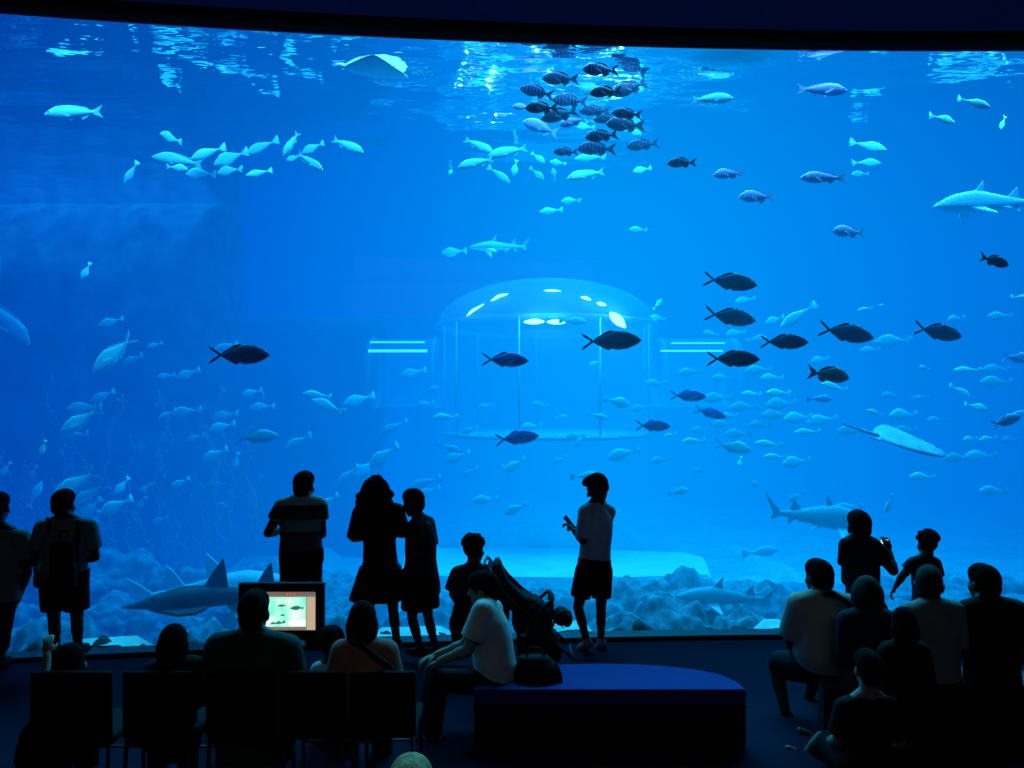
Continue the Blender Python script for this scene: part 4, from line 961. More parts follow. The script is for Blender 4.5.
        if hair in ('curly', 'bigcurly'):
            rr_ = random.Random(int(head[0])); big = hair == 'bigcurly'
            if big: q += [ell(H(0, -.03, .0), (.125*kh, .11*kh, .13*kh), ax), ell(H(0, -.04, -.10), (.155*kh, .10*kh, .10*kh), ax), ell(H(0, -.04, -.17), (.15*kh, .09*kh, .07*kh), ax)]
            for i in range(90 if big else 45):
                t = rr_.uniform(0, 2*math.pi); z = rr_.uniform(-.25 if big else .1, 1)
                s_ = math.sqrt(max(0, 1-z*z))
                if big: c_ = H(math.cos(t)*.145*max(s_, .3)*(1.0 if z < .4 else .8), -.03+math.sin(t)*.11*s_, -.10+z*.215)
                else: c_ = H(math.cos(t)*.085*s_, -.015+math.sin(t)*.095*s_, .055+z*.085)
                if not big and (c_-hc).dot(fh) > .06*kh and (c_-hc).dot(u) < .06*kh: continue
                q += [ell(c_, ((.03 if big else .026)*kh,)*3)]
        if hair == 'hood':
            q += [ell(H(0, -.02, .0), (.102*kh, .108*kh, .13*kh), ax), loft([(H(0, -.03, -.08), rh*.09*kh, fh*.09*kh), (H(0, -.03, -.2), rh*.12*kh, fh*.10*kh), (sc+Vector((0, 0, -.05)), lv*.17*k, fd*.10*k)])]
        nm = 'head_scarf' if hair == 'hood' else 'hair'
        blob(nm, q, hm, root, vox*.95, 2 if 'curly' in hair else 4, O)
    if feet:
        for s in 'lr':
            an = P['a'+s]; toe = P.get('t'+s) or an+f*.15*k+Vector((0, 0, -.035*k)); td = toe-an
            blob('shoe', [cone(an+Vector((0, 0, -.032*k))-td.normalized()*.035*k, an+td*.5+Vector((0, 0, -.02*k)), .046*k, .047*k), cone(an+td*.45+Vector((0, 0, -.02*k)), toe, .047*k, .036*k), cone(an, an+Vector((0, 0, .02)), .046*k, .045*k)], feet, root, vox, 3, O)
    return root, P, handp, H, O
def legs(xl, xr, hip, knee, ank, dy=0., kdy=0.):
    return dict(hl=(xl, hip, dy), hr=(xr, hip, dy), kl=(xl, knee, dy+kdy), kr=(xr, knee, dy+kdy), al=(xl, ank, dy), ar=(xr, ank, dy))
def phone(name, c, d, nrm, label, lit=None, w_=.075, h=.15):
    d = d.normalized(); nrm = (nrm-d*nrm.dot(d)).normalized(); s = d.cross(nrm)
    Mx = Matrix((s, nrm, d)).transposed()
    bm = bmesh.new(); box(bm, (-w_/2, -.0045, -h/2), (w_/2, .0045, h/2), .004)
    bmesh.ops.transform(bm, matrix=Mx.to_4x4(), verts=bm.verts[:])
    o = link(name, mesh_of(bm, False), M_plastic); o.location = c; tag(o, label, 'phone')
    bm = bmesh.new(); box(bm, (-w_/2+.004, .0045, -h/2+.006), (w_/2-.004, .006, h/2-.006), 0)
    bmesh.ops.transform(bm, matrix=Mx.to_4x4(), verts=bm.verts[:])
    link('screen', mesh_of(bm, False), lit or M_screenoff, o)
    return o
M_plastic = mat('black_plastic', (.012, .012, .014), (.009, .009, .01), 10, .4)
M_screenoff = mat('screen_dark', (.01, .015, .03), (.008, .01, .02), 10, .15)
M_screenlit = emit_mat('screen_lit', (.25, .75, 1), .9)
M_screenwhite = emit_mat('screen_white', (.85, .9, 1), 1.2, (.3, .6, 1), 30)

# 1 standing man cut by the edge
person('standing man in grey t-shirt and dark trousers cut off by the picture edge, arms hanging', 7.15, (-4, 668), (-2, 492, 0),
    dict(sl=(-30, 538, 0), sr=(22, 538, 0), el=(-36, 572, .02), er=(27, 572, .02), wl=(-38, 600, .1), wr=(17, 601, .06), neck=(-3, 528, 0), hl=(-13, 592, 0), hr=(6, 592, 0), kl=(-14, 628, .02), kr=(2, 630, .02), al=(-14, 661, 0), ar=(0, 661, 0)),
    (C_teal, .62, .022, -.16), ('trousers', C_black, 1.55, .02), 'short', feet=M_shoeblack, yaw=-8, fat=1.15)
# 2 man with backpack
r2 = person('standing man with a black backpack, light t-shirt and black shorts facing the tank', 7.12, (64, 657), (63.5, 489, .02),
    dict(sl=(43, 528, 0), sr=(89, 527, 0), el=(36, 556, .04), er=(95, 557, .04), wl=(37, 574, .22), wr=(80, 560, .26), neck=(64, 519, 0), hl=(53, 582, 0), hr=(75, 582, 0), kl=(54, 618, .0), kr=(77, 618, .0), al=(56, 649, 0), ar=(78, 649, 0)),
    (C_teal, .7, .02, -.16), ('shorts', C_black, .78, .035), 'short', feet=M_shoeblack, fat=1.1)
O2 = r2[4]
pk = empty('backpack', at(64, 575, 6.92), 'black backpack worn on the back of the man beside the edge-cut man', 'backpack')
def local(o, p): return p-o.location
bm = bmesh.new()
a = at(46, 592, 6.87); b = at(82, 536, 7.05)
box(bm, a-pk.location, Vector((b.x, 7.05, b.z))-pk.location, .06); link('pack_body', mesh_of(bm), C_black, pk)
bm = bmesh.new(); box(bm, at(50, 590, 6.81)-pk.location, Vector((at(78, 560, 6.89).x, 6.89, at(78, 562, 6.89).z))-pk.location, .03); link('front_pocket', mesh_of(bm), C_black, pk)
for s, x in ((-1, 50), (1, 78)):
    link('strap', None or (lambda bm: (tube(bm, [at(x, 542, 7.03)-pk.location, at(x-s*0, 521, 7.07)-pk.location, at(x+s*2, 519, 7.13)-pk.location, at(x+s*3, 530, 7.23)-pk.location, at(x+s*5, 560, 7.23)-pk.location, at(x+s*7, 580, 7.01)-pk.location], .022, 8), mesh_of(bm))[1])(bmesh.new()), C_black, pk)
obj_tube('grab_loop', [at(60, 537, 7.00)-pk.location, at(60, 531, 6.99)-pk.location, at(68, 531, 6.99)-pk.location, at(68, 537, 7.00)-pk.location], .008, C_black, pk)
w_ = r2[2]['l'][0]
phone('smartphone', at(35.5, 561, 7.33), Vector((1, 0, 0)), Vector((0, -1, .15)), 'phone with bright cyan screen held out by the man with the backpack', M_screenlit, .07, .085)
# 3 striped shirt man
person('standing man in a broad-striped t-shirt with elbows bent, behind the monitor', 7.3, (301, 651), (304, 471, .03),
    dict(sl=(283, 506, 0), sr=(319, 505, 0), el=(268, 533, .04), er=(322, 534, .03), wl=(286, 530, .27), wr=(310, 526, .26), neck=(304, 496, 0), hl=(291, 560, 0), hr=(311, 560, 0), kl=(290, 604, 0), kr=(312, 604, 0), al=(289, 643, 0), ar=(313, 643, 0)),
    (C_stripe, .5, .022, -.05), ('trousers', C_black, 1.95, .025), 'short', feet=M_shoeblack, fat=1.12, yaw=14, tw=1.08)
bp_ = empty('belt_pouch', at(318, 553, 7.22), 'small black belt pouch hanging at the hip of the striped-shirt man', 'pouch')
bm = bmesh.new(); box(bm, (-.045, -.04, -.09), (.05, .04, .05), .015); link('pouch_body', mesh_of(bm), C_black, bp_)
bm = bmesh.new(); box(bm, (-.047, -.045, .0), (.052, -.02, .052), .008); link('flap', mesh_of(bm), C_black, bp_)
# 4 curly-haired woman in a dress
person('standing woman with big curly hair in a short black dress, beside the boy', 7.4, (380, 651), (376, 475, .02),
    dict(sl=(360, 513, 0), sr=(397, 511, 0), el=(354, 538, .06), er=(403, 534, .05), wl=(372, 536, .24), wr=(392, 532, .26), neck=(377, 500, 0), hl=(370, 566, 0), hr=(391, 566, 0), kl=(369, 610, 0), kr=(393, 608, 0), al=(370, 643, 0), ar=(397, 644, 0)),
    (C_black, 1.0, .02, .0), ('dress', C_black, ((377, 599, 0), .27), .03), 'bigcurly', feet=M_shoeblack, tw=.95)
# 5 boy leaning
person('boy in a long dark tunic leaning his face against the curly-haired woman', 7.4, (426, 658), (412, 488.5, -.02),
    dict(sl=(414, 528, -.12), sr=(427, 524, .12), el=(415, 555, -.16), er=(431, 550, .16), wl=(407, 567, .02), wr=(418, 566, .1), neck=(420, 516, 0), hl=(416, 585, -.06), hr=(426, 583, .07), kl=(412, 618, -.05), kr=(428, 616, .06), al=(421, 650, -.05), ar=(436, 649, .08)),
    (C_black, .8, .03, -.16, .07, 'tunic'), ('shorts', C_black, .75, .05), 'short', feet=M_shoeblack, k=.93, yaw=-62, pitch=-8)
# 6 curly topped person by stroller
person('person in a loose dark t-shirt with curls piled on top, behind the seated man', 7.2, (470, 657), (474, 535, .02),
    dict(sl=(459, 575, -.04), sr=(487, 577, .05), el=(453, 594, -.04), er=(490, 601, .12), wl=(466, 612, .18), wr=(490, 585, .3), neck=(475, 565, 0), hl=(462, 622, 0), hr=(480, 622, 0), kl=(463, 638, .03), kr=(481, 638, .03), al=(463, 651, 0), ar=(481, 651, 0)),
    (C_navy, .85, .035, -.16, .06), ('trousers', C_navy, 1.8, .045), 'curly', k=.95, yaw=35, feet=M_shoeblack, tw=1.0)
# 7 man seated on the bench
person('man in an off-white t-shirt sitting sideways at the bench end with hands on his knees', 5.85, (465, 735), (482, 571, .05),
    dict(sl=(483, 612, -.17), sr=(492, 610, .19), el=(468, 650, -.22), er=(464, 645, .24), wl=(440, 661, -.12), wr=(436, 655, .16), neck=(486, 600, 0), hl=(496, 683, -.1), hr=(498, 681, .1), kl=(438, 680, -.13), kr=(436, 675, .15), al=(432, 738, -.13), ar=(424, 728, .14), tl=(416, 745, -.13), tr=(408, 735, .14)),
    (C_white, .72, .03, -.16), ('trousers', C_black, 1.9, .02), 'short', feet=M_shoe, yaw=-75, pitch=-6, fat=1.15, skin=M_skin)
# 8 young man with phone
r8 = person('young man in a blue-grey t-shirt and black shorts looking down at his phone', 7.75, (595, 652), (591, 474.5, .02),
    dict(sl=(586, 512, -.10), sr=(608, 512, .13), el=(583, 541, -.12), er=(598, 541, .22), wl=(574, 531, -.06), wr=(579, 530, .12), neck=(597, 500, 0), hl=(586, 571, -.06), hr=(602, 571, .06), kl=(578, 607, -.05), kr=(601, 608, .06), al=(587, 642, -.06), ar=(601, 642, .05), tl=(580, 648, .02), tr=(598, 648, .12)),
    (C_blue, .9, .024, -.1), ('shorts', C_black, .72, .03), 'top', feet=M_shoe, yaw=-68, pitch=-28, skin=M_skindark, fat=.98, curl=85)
phone('smartphone', at(569, 522, 7.76), Vector((-.55, .0, .7)), Vector((.7, -.5, .55)), 'dark phone held in both hands by the young man in shorts', None)
# 10 girl with long hair on chair
person('girl with long hair sitting on a chair with one arm raised, below the backpacker', 4.75, (72, 800, 0), (71, 642, .1),
    dict(sl=(52, 690, .1), sr=(93, 690, .1), el=(44, 690, .35), er=(96, 722, .15), wl=(47, 655, .45), wr=(86, 735, .4), neck=(72, 682, .1), hl=(60, 742, .15), hr=(86, 742, .15), kl=(58, 742, .55), kr=(88, 742, .55), al=(58, 800, .55), ar=(88, 800, .55)),
    (C_navy, .9, .02, -.16), ('trousers', C_black, 1.9, .02), 'long', feet=M_shoeblack, k=.92, skin=M_skin)
# 11 seated child
person('child with smooth dark hair sitting on a chair next to the long-haired girl', 4.75, (172, 800, 0), (174.5, 623, .1),
    dict(sl=(156, 672, .1), sr=(192, 668, .1), el=(150, 705, .15), er=(196, 702, .18), wl=(164, 725, .4), wr=(184, 725, .4), neck=(175, 662, .1), hl=(160, 742, .15), hr=(186, 742, .15), kl=(158, 742, .52), kr=(188, 742, .52), al=(158, 800, .5), ar=(188, 800, .5)),
    (C_black, 1.0, .03, -.16), ('trousers', C_black, 1.9, .02), 'bob', feet=M_shoeblack, k=.9)
# 12 large man in front of monitor
person('large broad man in a dark green t-shirt sitting in front of the monitor', 4.8, (252, 795, 0), (254, 590, .12),
    dict(sl=(220, 647, .08), sr=(287, 649, .08), el=(213, 695, .1), er=(296, 695, .12), wl=(232, 720, .42), wr=(280, 720, .42), neck=(254, 632, .1), hl=(235, 742, .15), hr=(272, 742, .15), kl=(228, 738, .6), kr=(280, 738, .6), al=(228, 800, .6), ar=(280, 800, .6)),
    (C_green, .8, .03, -.16), ('trousers', C_black, 1.9, .02), 'short', feet=M_shoeblack, fat=1.35, k=1.02, vox=.011)
# 13 child between
person('small child with fuzzy hair squeezed between the broad man and woman in pink', 5.35, (330, 772, 0), (331, 628, 0),
    dict(sl=(319, 671, 0), sr=(342, 671, 0), el=(316, 692, 0), er=(345, 692, .02), wl=(322, 706, .15), wr=(340, 706, .15), neck=(331, 663, 0), hl=(323, 716, 0), hr=(339, 716, 0), kl=(322, 716, .3), kr=(340, 716, .3), al=(322, 752, .3), ar=(340, 752, .3)),
    (C_blue, .8, .02, -.16), ('trousers', C_black, 1.9, .02), 'curly', feet=M_shoe, k=.82)
# 14 woman in pink with strap
r14 = person('woman with a dark bob and dusty pink t-shirt, bag strap across her back', 5.0, (364, 790, 0), (363, 600, .05),
    dict(sl=(343, 652, 0), sr=(386, 652, 0), el=(335, 690, .03), er=(394, 690, .03), wl=(346, 706, .3), wr=(382, 706, .3), neck=(363, 641, 0), hl=(350, 722, .05), hr=(378, 722, .05), kl=(346, 722, .48), kr=(382, 722, .48), al=(346, 784, .46), ar=(382, 784, .46)),
    (C_pink, .8, .026, -.16), ('trousers', C_black, 1.9, .02), 'bob', feet=M_shoeblack, k=.98, fat=1.15, skin=M_skin)
sp_ = [at(352, 640, 4.93), at(362, 645, 4.86), at(376, 656, 4.84), at(390, 666, 4.85), at(400, 677, 4.92), at(401, 700, 5.0)]
bg_ = empty('crossbody_bag', sp_[-1], 'black shoulder bag whose strap crosses the pink t-shirt', 'bag')
obj_tube('strap', [p-bg_.location for p in sp_[:-1]]+[Vector((0, 0, .02))], .014, C_black, bg_)
bm = bmesh.new(); box(bm, (-.05, -.1, -.14), (.04, .12, .06), .02); link('bag_body', mesh_of(bm), C_black, bg_)
# 15 man in beige shirt
r15 = person('heavy man in a beige short-sleeved shirt sitting with legs apart beyond the bench', 5.95, (800, 725, 0), (819, 559, .08),
    dict(sl=(799, 605, .0), sr=(846, 606, .06), el=(790, 640, .12), er=(858, 648, .16), wl=(800, 657, .3), wr=(836, 666, .36), neck=(822, 591, .02), hl=(811, 668, .05), hr=(843, 672, .05), kl=(775, 664, .36), kr=(818, 672, .5), al=(786, 716, .2), ar=(806, 703, .55), tl=(774, 722, .28), tr=(800, 712, .66)),
    (C_beige, .85, .032, -.1), ('shorts', C_black, .92, .03), 'short', feet=M_shoeblack, fat=1.4, yaw=-22, skin=M_skindark, vox=.01)
obj_tube('shoulder_strap', [at(824, 592, 5.86)-r15[4], at(834, 594, 5.84)-r15[4], at(846, 602, 5.83)-r15[4], at(857, 614, 5.86)-r15[4], at(862, 626, 5.95)-r15[4]], .022, C_black, r15[0])['label'] = 'black bag strap over the shoulder'
# 16 man taking a photo
r16 = person('standing man in a dark t-shirt raising a phone to photograph the fish', 6.6, (862, 690), (859, 510, .02),
    dict(sl=(848, 546, 0), sr=(872, 546, 0), el=(846, 580, .05), er=(893.5, 571, .06), wl=(858, 590, .2), wr=(889, 552, .14), neck=(860, 535, 0), hl=(854, 610, 0), hr=(875, 610, 0), kl=(854, 650, 0), kr=(876, 650, 0), al=(854, 688, 0), ar=(876, 688, 0)),
    (C_black, .55, .022, -.16), ('trousers', C_black, 1.95, .025), 'short', feet=M_shoeblack)
phone('smartphone', at(884.5, 545.5, 6.8), Vector((.0, 0, 1)), Vector((-.35, -1, .1)), 'phone with glowing screen raised by the photographing man', M_screenwhite, .07, .12)
# 17 person with head covering
person('person with a pale-edged head scarf sitting behind the beige-shirted man’s back', 5.6, (868, 745, 0), (866, 575, .05),
    dict(sl=(849, 621, 0), sr=(886, 621, 0), el=(845, 655, .02), er=(892, 655, .02), wl=(856, 676, .3), wr=(882, 676, .3), neck=(867, 611, 0), hl=(855, 690, .05), hr=(880, 690, .05), kl=(853, 688, .48), kr=(882, 688, .48), al=(853, 735, .46), ar=(882, 735, .46)),
    (C_navy, 1.6, .03, -.16), ('trousers', C_black, 1.9, .03), 'hood', C_dark, feet=M_shoeblack)
# 18 child with arm out
person('small child in a t-shirt standing with one arm stretched towards the photographer', 6.9, (922, 680), (927, 531, .02),
    dict(sl=(914, 564, 0), sr=(934, 564, 0), el=(903, 575, .03), er=(939, 584, .03), wl=(896, 586, .06), wr=(936, 603, .1), neck=(927, 556, 0), hl=(917, 612, 0), hr=(932, 612, 0), kl=(917, 647, 0), kr=(932, 647, 0), al=(917, 677, 0), ar=(932, 677, 0)),
    (C_navy, .6, .018, -.16), ('shorts', C_black, .8, .03), 'curly', feet=M_shoeblack, k=.84, tw=.8)
# 19 grey-haired person with glasses
r19 = person('grey-haired person with glasses sitting in front of the stretched-arm child', 5.6, (932, 745, 0), (929, 566, .05),
    dict(sl=(911, 614, 0), sr=(953, 612, 0), el=(906, 650, .03), er=(960, 648, .03), wl=(918, 674, .3), wr=(946, 674, .3), neck=(930, 602, 0), hl=(917, 690, .05), hr=(948, 690, .05), kl=(914, 688, .48), kr=(950, 688, .48), al=(914, 735, .46), ar=(950, 735, .46)),
    (C_teal, .9, .028, -.16), ('trousers', C_black, 1.9, .03), 'short', M_hairgrey, feet=M_shoeblack, fat=1.15, yaw=30, pitch=4)
Hh = r19[3]; gl = empty('glasses', Hh(0, .1, .01), 'thin-framed glasses worn by the grey-haired person', 'glasses')
for s in (-1, 1):
    c_ = Hh(s*.034, .108, .006)-gl.location; e1, e2 = Hh(1, 0, 0)-Hh(0, 0, 0), Hh(0, 0, 1)-Hh(0, 0, 0)
    obj_tube('lens_rim', [c_+e1.normalized()*.026*math.cos(t)+e2.normalized()*.02*math.sin(t) for t in [2*math.pi*i/16 for i in range(17)]], .003, M_plastic, gl, 6)
    obj_tube('temple', [Hh(s*.062, .105, .012)-gl.location, Hh(s*.088, .04, .015)-gl.location, Hh(s*.09, -.02, .0)-gl.location], .003, M_plastic, gl, 6)
# 20 child on front
person('child’s dark figure huddled between the head-scarf wearer and grey-haired person', 5.25, (903, 765, 0), (903, 606, 0),
    dict(sl=(889, 652, 0), sr=(919, 652, 0), el=(885, 684, 0), er=(924, 684, 0), wl=(894, 702, .2), wr=(914, 702, .2), neck=(903, 643, 0), hl=(893, 715, 0), hr=(914, 715, 0), kl=(891, 715, .4), kr=(916, 715, .4), al=(891, 760, .38), ar=(916, 760, .38)),
    (C_black, 1.0, .028, -.16), ('trousers', C_black, 1.9, .03), 'bob', feet=M_shoeblack, k=.85)
# 21 man in black
person('man in a black t-shirt with short dark hair sitting beside the grey-haired person', 5.6, (992, 745, 0), (984, 564, .05),
    dict(sl=(969, 611, 0), sr=(1015, 611, 0), el=(966, 652, .03), er=(1022, 652, .03), wl=(976, 676, .3), wr=(1008, 676, .3), neck=(987, 598, 0), hl=(976, 690, .05), hr=(1008, 690, .05), kl=(973, 688, .48), kr=(1010, 688, .48), al=(973, 735, .46), ar=(1010, 735, .46)),
    (C_black, .8, .028, -.16), ('trousers', C_black, 1.9, .03), 'short', feet=M_shoeblack, fat=1.1, yaw=-12)
# 22 child on the floor
person('child sitting on the floor with bare feet stretched out below the beige-shirted man', 5.05, (866, 775, 0), (868, 650, 0),
    dict(sl=(846, 708, 0), sr=(890, 708, 0), el=(838, 740, .05), er=(900, 742, .05), wl=(826, 742, .28), wr=(880, 752, .28), neck=(868, 696, 0), hl=(852, 765, 0), hr=(884, 765, 0), kl=(822, 738, .36), kr=(862, 732, .5), al=(806, 754, .5), ar=(820, 738, .75), tl=(788, 748, .5), tr=(800, 730, .75)),
    (C_black, .8, .025, -.16), ('shorts', C_black, .85, .025), 'short', k=.9, skin=M_skin)
# 23 blond head at the lower edge
person('blond-haired child of whom only the crown shows at the picture’s lower edge', 2.6, (410, 1143, 0), (410, 758, 0),
    dict(sl=(368, 860, 0), sr=(452, 860, 0), el=(358, 925, 0), er=(462, 925, 0), wl=(360, 985, .05), wr=(460, 985, .05), neck=(410, 838, 0), hl=(388, 970, 0), hr=(432, 970, 0), kl=(388, 1060, 0), kr=(432, 1060, 0), al=(388, 1120, 0), ar=(432, 1120, 0)),
    (C_grey, .8, .02, -.16), ('trousers', C_black, 1.9, .02), 'short', M_hairblond, feet=M_shoe, k=.86)
# ================================================================== furniture
M_bench = mat('bench_navy_leather', (.02, .034, .20), (.016, .028, .17), 10, .7, .1, .04)
M_benchside = mat('bench_black', (.008, .009, .013), None, 10, .7)
def dbench(name, x0, x1, yf, yb, h, label, pad=None):
    e = empty(name, ((x0+x1)/2, yf, 0), label, 'bench'); hw = (x1-x0)/2; dep = yb-yf
    pts = [(-hw, 0), (hw, 0)]+[(hw*math.cos(t), .02+dep*math.sin(t)**.8) for t in [math.pi*i/28 for i in range(1, 28)]]
    bm = bmesh.new(); prism(bm, pts, .03, h-.11); link('base_block', mesh_of(bm, False), M_benchside, e)
    bm = bmesh.new(); prism(bm, pts, h-.11, h); ed = [q for q in bm.edges if abs(q.verts[0].co.z-q.verts[1].co.z) < .01]
    bmesh.ops.bevel(bm, geom=ed, offset=.008, segments=2, affect='EDGES'); link('seat_pad', mesh_of(bm, False), pad or M_bench, e)
    bm = bmesh.new(); prism(bm, [(x*.995, y*.99+.004) for x, y in pts], 0, .03); link('plinth', mesh_of(bm, False), M_black, e)
    return e
p0, p1 = at(474, 691, 5.55), at(746, 691, 5.55)
dbench('bench', p0.x, p1.x, 5.55, 6.08, .42, 'low dark curved-back bench with a bluish padded top in front of the young man')
p0, p1 = at(822, 691, 5.65), at(1090, 691, 5.65)
dbench('bench', p0.x, p1.x, 5.62, 6.1, .40, 'low black bench hidden under the row of seated people by the floor-sitting child', M_benchside)
def chair(x0, x1, Y, label):
    cx = (x0+x1)/2; c = at(cx, 800, Y); w_ = (x1-x0)*Y/F
    e = empty('chair', (c.x, Y, 0), label, 'chair', 'black chairs facing the tank')
    zt = CAMZ-(671-CY)*Y/F
    bm = bmesh.new(); box(bm, (-w_/2, -.02, .44), (w_/2, .025, zt), .018); link('backrest', mesh_of(bm, False), C_black, e)
    bm = bmesh.new(); box(bm, (-w_/2, .0, .39), (w_/2, .47, .45), .02); link('seat', mesh_of(bm, False), C_black, e)
    for s in (-1, 1):
        for y in (.0, .43): obj_tube('leg', [(s*(w_/2-.02), y, .41), (s*(w_/2-.02), y+(.02 if y else -.04), 0)], .013, M_plastic, e, 8)
    obj_tube('stretcher', [(-w_/2+.02, .43, .2), (w_/2-.02, .43, .2)], .009, M_plastic, e, 8)
chair(31, 112, 4.7, 'black chair with a broad solid back under the long-haired girl')
chair(123, 193, 4.7, 'black chair under the smooth-haired child')
chair(206, 276, 4.72, 'black chair under the broad man, in front of the monitor')
chair(281, 346, 4.78, 'black chair between those of the broad man and the woman in pink')
chair(350, 416, 4.8, 'black chair under the woman in pink, last of the row')

# monitor on a stand
YT = 6.3
tv = empty('monitor', (at(281, 0, YT).x, YT, 0), 'black monitor on a stand showing a green fish photo, before the striped-shirt man', 'monitor')
def TV(px_, py_, y): p = at(px_, py_, YT); return (p.x-tv.location.x, y, p.z)
def tvbox(name, x0, y0, x1, y1, ya, yb, m, bev=.004):
    a, b = TV(x0, y1, ya), TV(x1, y0, yb); return obj_box(name, a, b, m, tv, bev)
tvbox('casing', 238, 583, 324, 641, .0, .05, M_plastic, .01)
tvbox('screen', 246, 592, 315.5, 630, -.004, .001, emit_mat('screen_grey', (.55, .5, .42), .55), .0)
tvbox('title_bar', 246, 591.8, 315.5, 596, -.007, -.004, emit_mat('screen_bar', (.30, .23, .19), .6), .0)
pic = tvbox('picture', 247, 597, 306, 626.5, -.007, -.004, emit_mat('screen_picture', (.20, 1, .72), 1.0, (.85, 1, .95), 6), .0)
tvbox('side_panel', 307, 597, 315.2, 629.5, -.007, -.004, emit_mat('screen_panel', (.62, .46, .32), .9), .0)
tvbox('bottom_bar', 247, 627, 306, 629.8, -.007, -.004, emit_mat('screen_low', (.35, .3, .24), .6), .0)
M_red = emit_mat('screen_red', (.8, .15, .08), .8); M_dgreen = emit_mat('screen_fish', (.02, .35, .20), .6); M_white = emit_mat('screen_pale', (1, 1, .9), 1.1)
for x in (286.5, 290, 293.5): tvbox('title_mark', x, 593, x+2, 595, -.009, -.007, M_red, 0)
def flat(name, pts, m, y=-.009):
    bm = bmesh.new(); vs = [bm.verts.new(TV(a, b, y)) for a, b in pts]; bm.faces.new(vs); link(name, mesh_of(bm, False), m, tv)
def fishpts(x, y, L, h): return [(x-L/2, y), (x-L*.2, y-h*.8), (x+L*.1, y-h), (x+L*.35, y-h*.3), (x+L/2, y-h*.7), (x+L*.45, y+h*.5), (x+L*.33, y+h*.1), (x, y+h*.7), (x-L*.25, y+h*.6)]
flat('pictured_fish', fishpts(297, 608, 14, 2.6), M_dgreen)
flat('pictured_fish', fishpts(282, 605.5, 9, 1.4), M_dgreen); flat('pictured_fish', fishpts(283, 615, 5, 1.2), M_dgreen)
flat('pictured_reef', [(270, 624), (273, 621.5), (276, 622.5), (279, 620.5), (282, 622.2), (285, 619.5), (286, 622.5), (280, 623.6)], M_dgreen)
flat('pictured_glow', [(290, 625.8), (288, 622), (294, 619.5), (300, 620), (305.5, 618.5), (305.7, 626)], M_white, -.0085)
obj_tube('post', [(0, .05, .02), (0, .05, .62)], .025, M_plastic, tv)
bm = bmesh.new(); box(bm, (-.25, -.12, 0), (.25, .25, .025), .01); link('base', mesh_of(bm, False), M_plastic, tv)

# stroller
YS = 6.75
st = empty('stroller', (at(535, 0, YS).x, YS, 0), 'black folded-back baby stroller with tilted seat parked at the bench', 'stroller')
def Q(x, y, d=0.): p = at(x, y, YS); return Vector((p.x-st.location.x, d, p.z))
M_frame2 = mat('stroller_frame', (.03, .032, .036), None, 10, .35); M_sfab = cloth('stroller_fabric', (.010, .011, .015))
def slab(name, pts, d0, d1, m, bev=.012):
    bm = bmesh.new(); a = [bm.verts.new(Q(x, y, d0)) for x, y in pts]; b = [bm.verts.new(Q(x, y, d1)) for x, y in pts]; n = len(pts)
    bm.faces.new(a); bm.faces.new(b[::-1])
    for i in range(n): bm.faces.new((a[i], a[(i+1) % n], b[(i+1) % n], b[i]))
    if bev: bmesh.ops.bevel(bm, geom=bm.edges[:], offset=bev, segments=2, affect='EDGES')
    return link(name, mesh_of(bm), m, st)
slab('backrest', [(489, 570), (497, 558.5), (500, 561), (506, 578), (520, 592), (534, 598), (536, 612), (520, 612), (509, 605), (497, 590)], -.17, .17, M_sfab, .02)
slab('canopy', [(486.5, 565), (490, 563), (498, 577), (510, 601), (509, 616), (501, 609), (496, 588)], -.19, .19, M_sfab, .015)
slab('seat', [(512, 604), (534, 596), (546, 606), (552, 618), (550, 634), (522, 636), (512, 622)], -.17, .17, M_sfab, .02)
slab('basket', [(516, 636), (556, 632), (562, 650), (552, 662), (520, 660)], -.18, .18, M_sfab, .02)
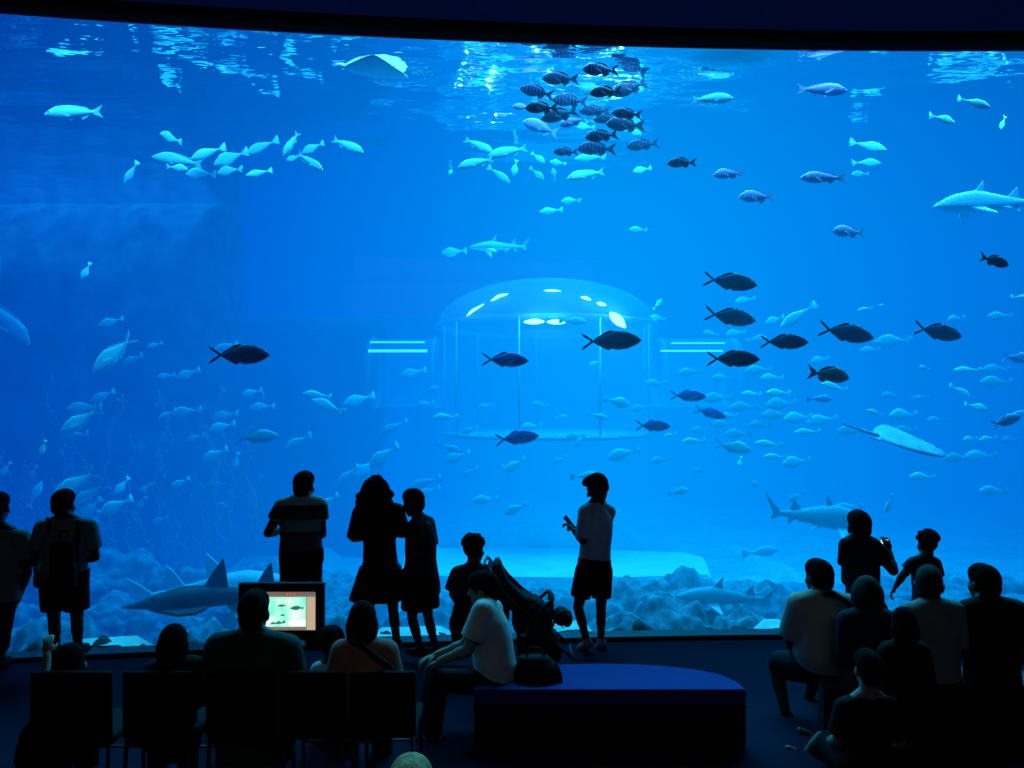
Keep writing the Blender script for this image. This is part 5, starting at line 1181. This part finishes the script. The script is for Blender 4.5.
for s in (-.19, .19):
    obj_tube('frame_tube', [Q(488, 562, s), Q(508, 590, s), Q(536, 616, s), Q(558, 640, s), Q(572, 652, s)], .013, M_frame2, st)
    obj_tube('rear_leg', [Q(530, 612, s), Q(523, 640, s), Q(518, 662, s)], .012, M_frame2, st)
    obj_tube('bumper_arm', [Q(537, 607, s), Q(549, 596, s), Q(551, 599, s), Q(549, 618, s)], .016 if s > 0 else .02, M_frame2, st)
    for wx, wy, rr_ in ((516, 659, .075), (571, 653, .06)):
        c = Q(wx, wy, s); c.z = rr_+.001
        bm = bmesh.new()
        R1 = [c+Vector((rr_*.8*math.cos(t), 0, rr_*.8*math.sin(t))) for t in [2*math.pi*i/20 for i in range(21)]]
        tube(bm, R1, rr_*.2, 8); wh = link('wheel', mesh_of(bm), M_plastic, st)
        bm = bmesh.new()
        for i in range(5):
            t = 2*math.pi*i/5; tube(bm, [c, c+Vector((rr_*.75*math.cos(t), 0, rr_*.75*math.sin(t)))], .007, 6)
        link('spoke_star', mesh_of(bm), M_frame2, wh)
obj_tube('bumper_bar', [Q(550, 597, -.19), Q(552, 596, 0), Q(550, 597, .19)], .022, M_sfab, st)
obj_tube('handlebar', [Q(487, 561, -.19), Q(484.5, 564, -.12), Q(484.5, 564, .12), Q(487, 561, .19)], .014, M_frame2, st)
obj_tube('axle', [Q(571, 651, -.19), Q(571, 651, .19)], .01, M_frame2, st)
ft = blob('play_bar_hood', [ell(Q(561, 616, 0), (.075, .13, .08)), ell(Q(567, 618, 0), (.05, .12, .075))], M_sfab, st, .008)
obj_tube('hood_loop', [Q(552, 622, -.14), Q(555, 611, -.14), Q(562, 606.5, -.14), Q(570, 608, -.14)], .01, M_frame2, st)
obj_tube('harness_buckle', [Q(520, 629, -.18), Q(527, 628, -.19)], .012, mat('buckle', (.25, .27, .3)), st)
# bag on bench
bgp = at(536, 685, 5.78)
bag = empty('holdall', (bgp.x, 5.78, .42), 'black bag slumped on the bench between seated man and stroller', 'bag')
B = lambda x, y, d: Vector((at(x, 0, 5.78).x-bgp.x, d, CAMZ-(y-CY)*5.78/F-.42))
blob('bag_body', [loft([(B(538, 685, 0)+Vector((0, 0, .0)), Vector((.19, 0, 0)), Vector((0, .13, 0))), (B(538, 675, 0), Vector((.18, 0, 0)), Vector((0, .14, 0))), (B(536, 664, 0), Vector((.15, 0, 0)), Vector((0, .11, 0))), (B(534, 656, 0), Vector((.11, 0, 0)), Vector((0, .06, 0)))])], C_black, bag, .009)
obj_tube('handle', [B(526, 657, 0), B(530, 648, 0), B(540, 648, 0), B(545, 657, 0)], .01, C_black, bag)
obj_tube('strap', [B(556, 662, -.02), B(560, 672, -.06), B(561, 682, -.08), B(556, 686, -.13)], .012, C_black, bag)
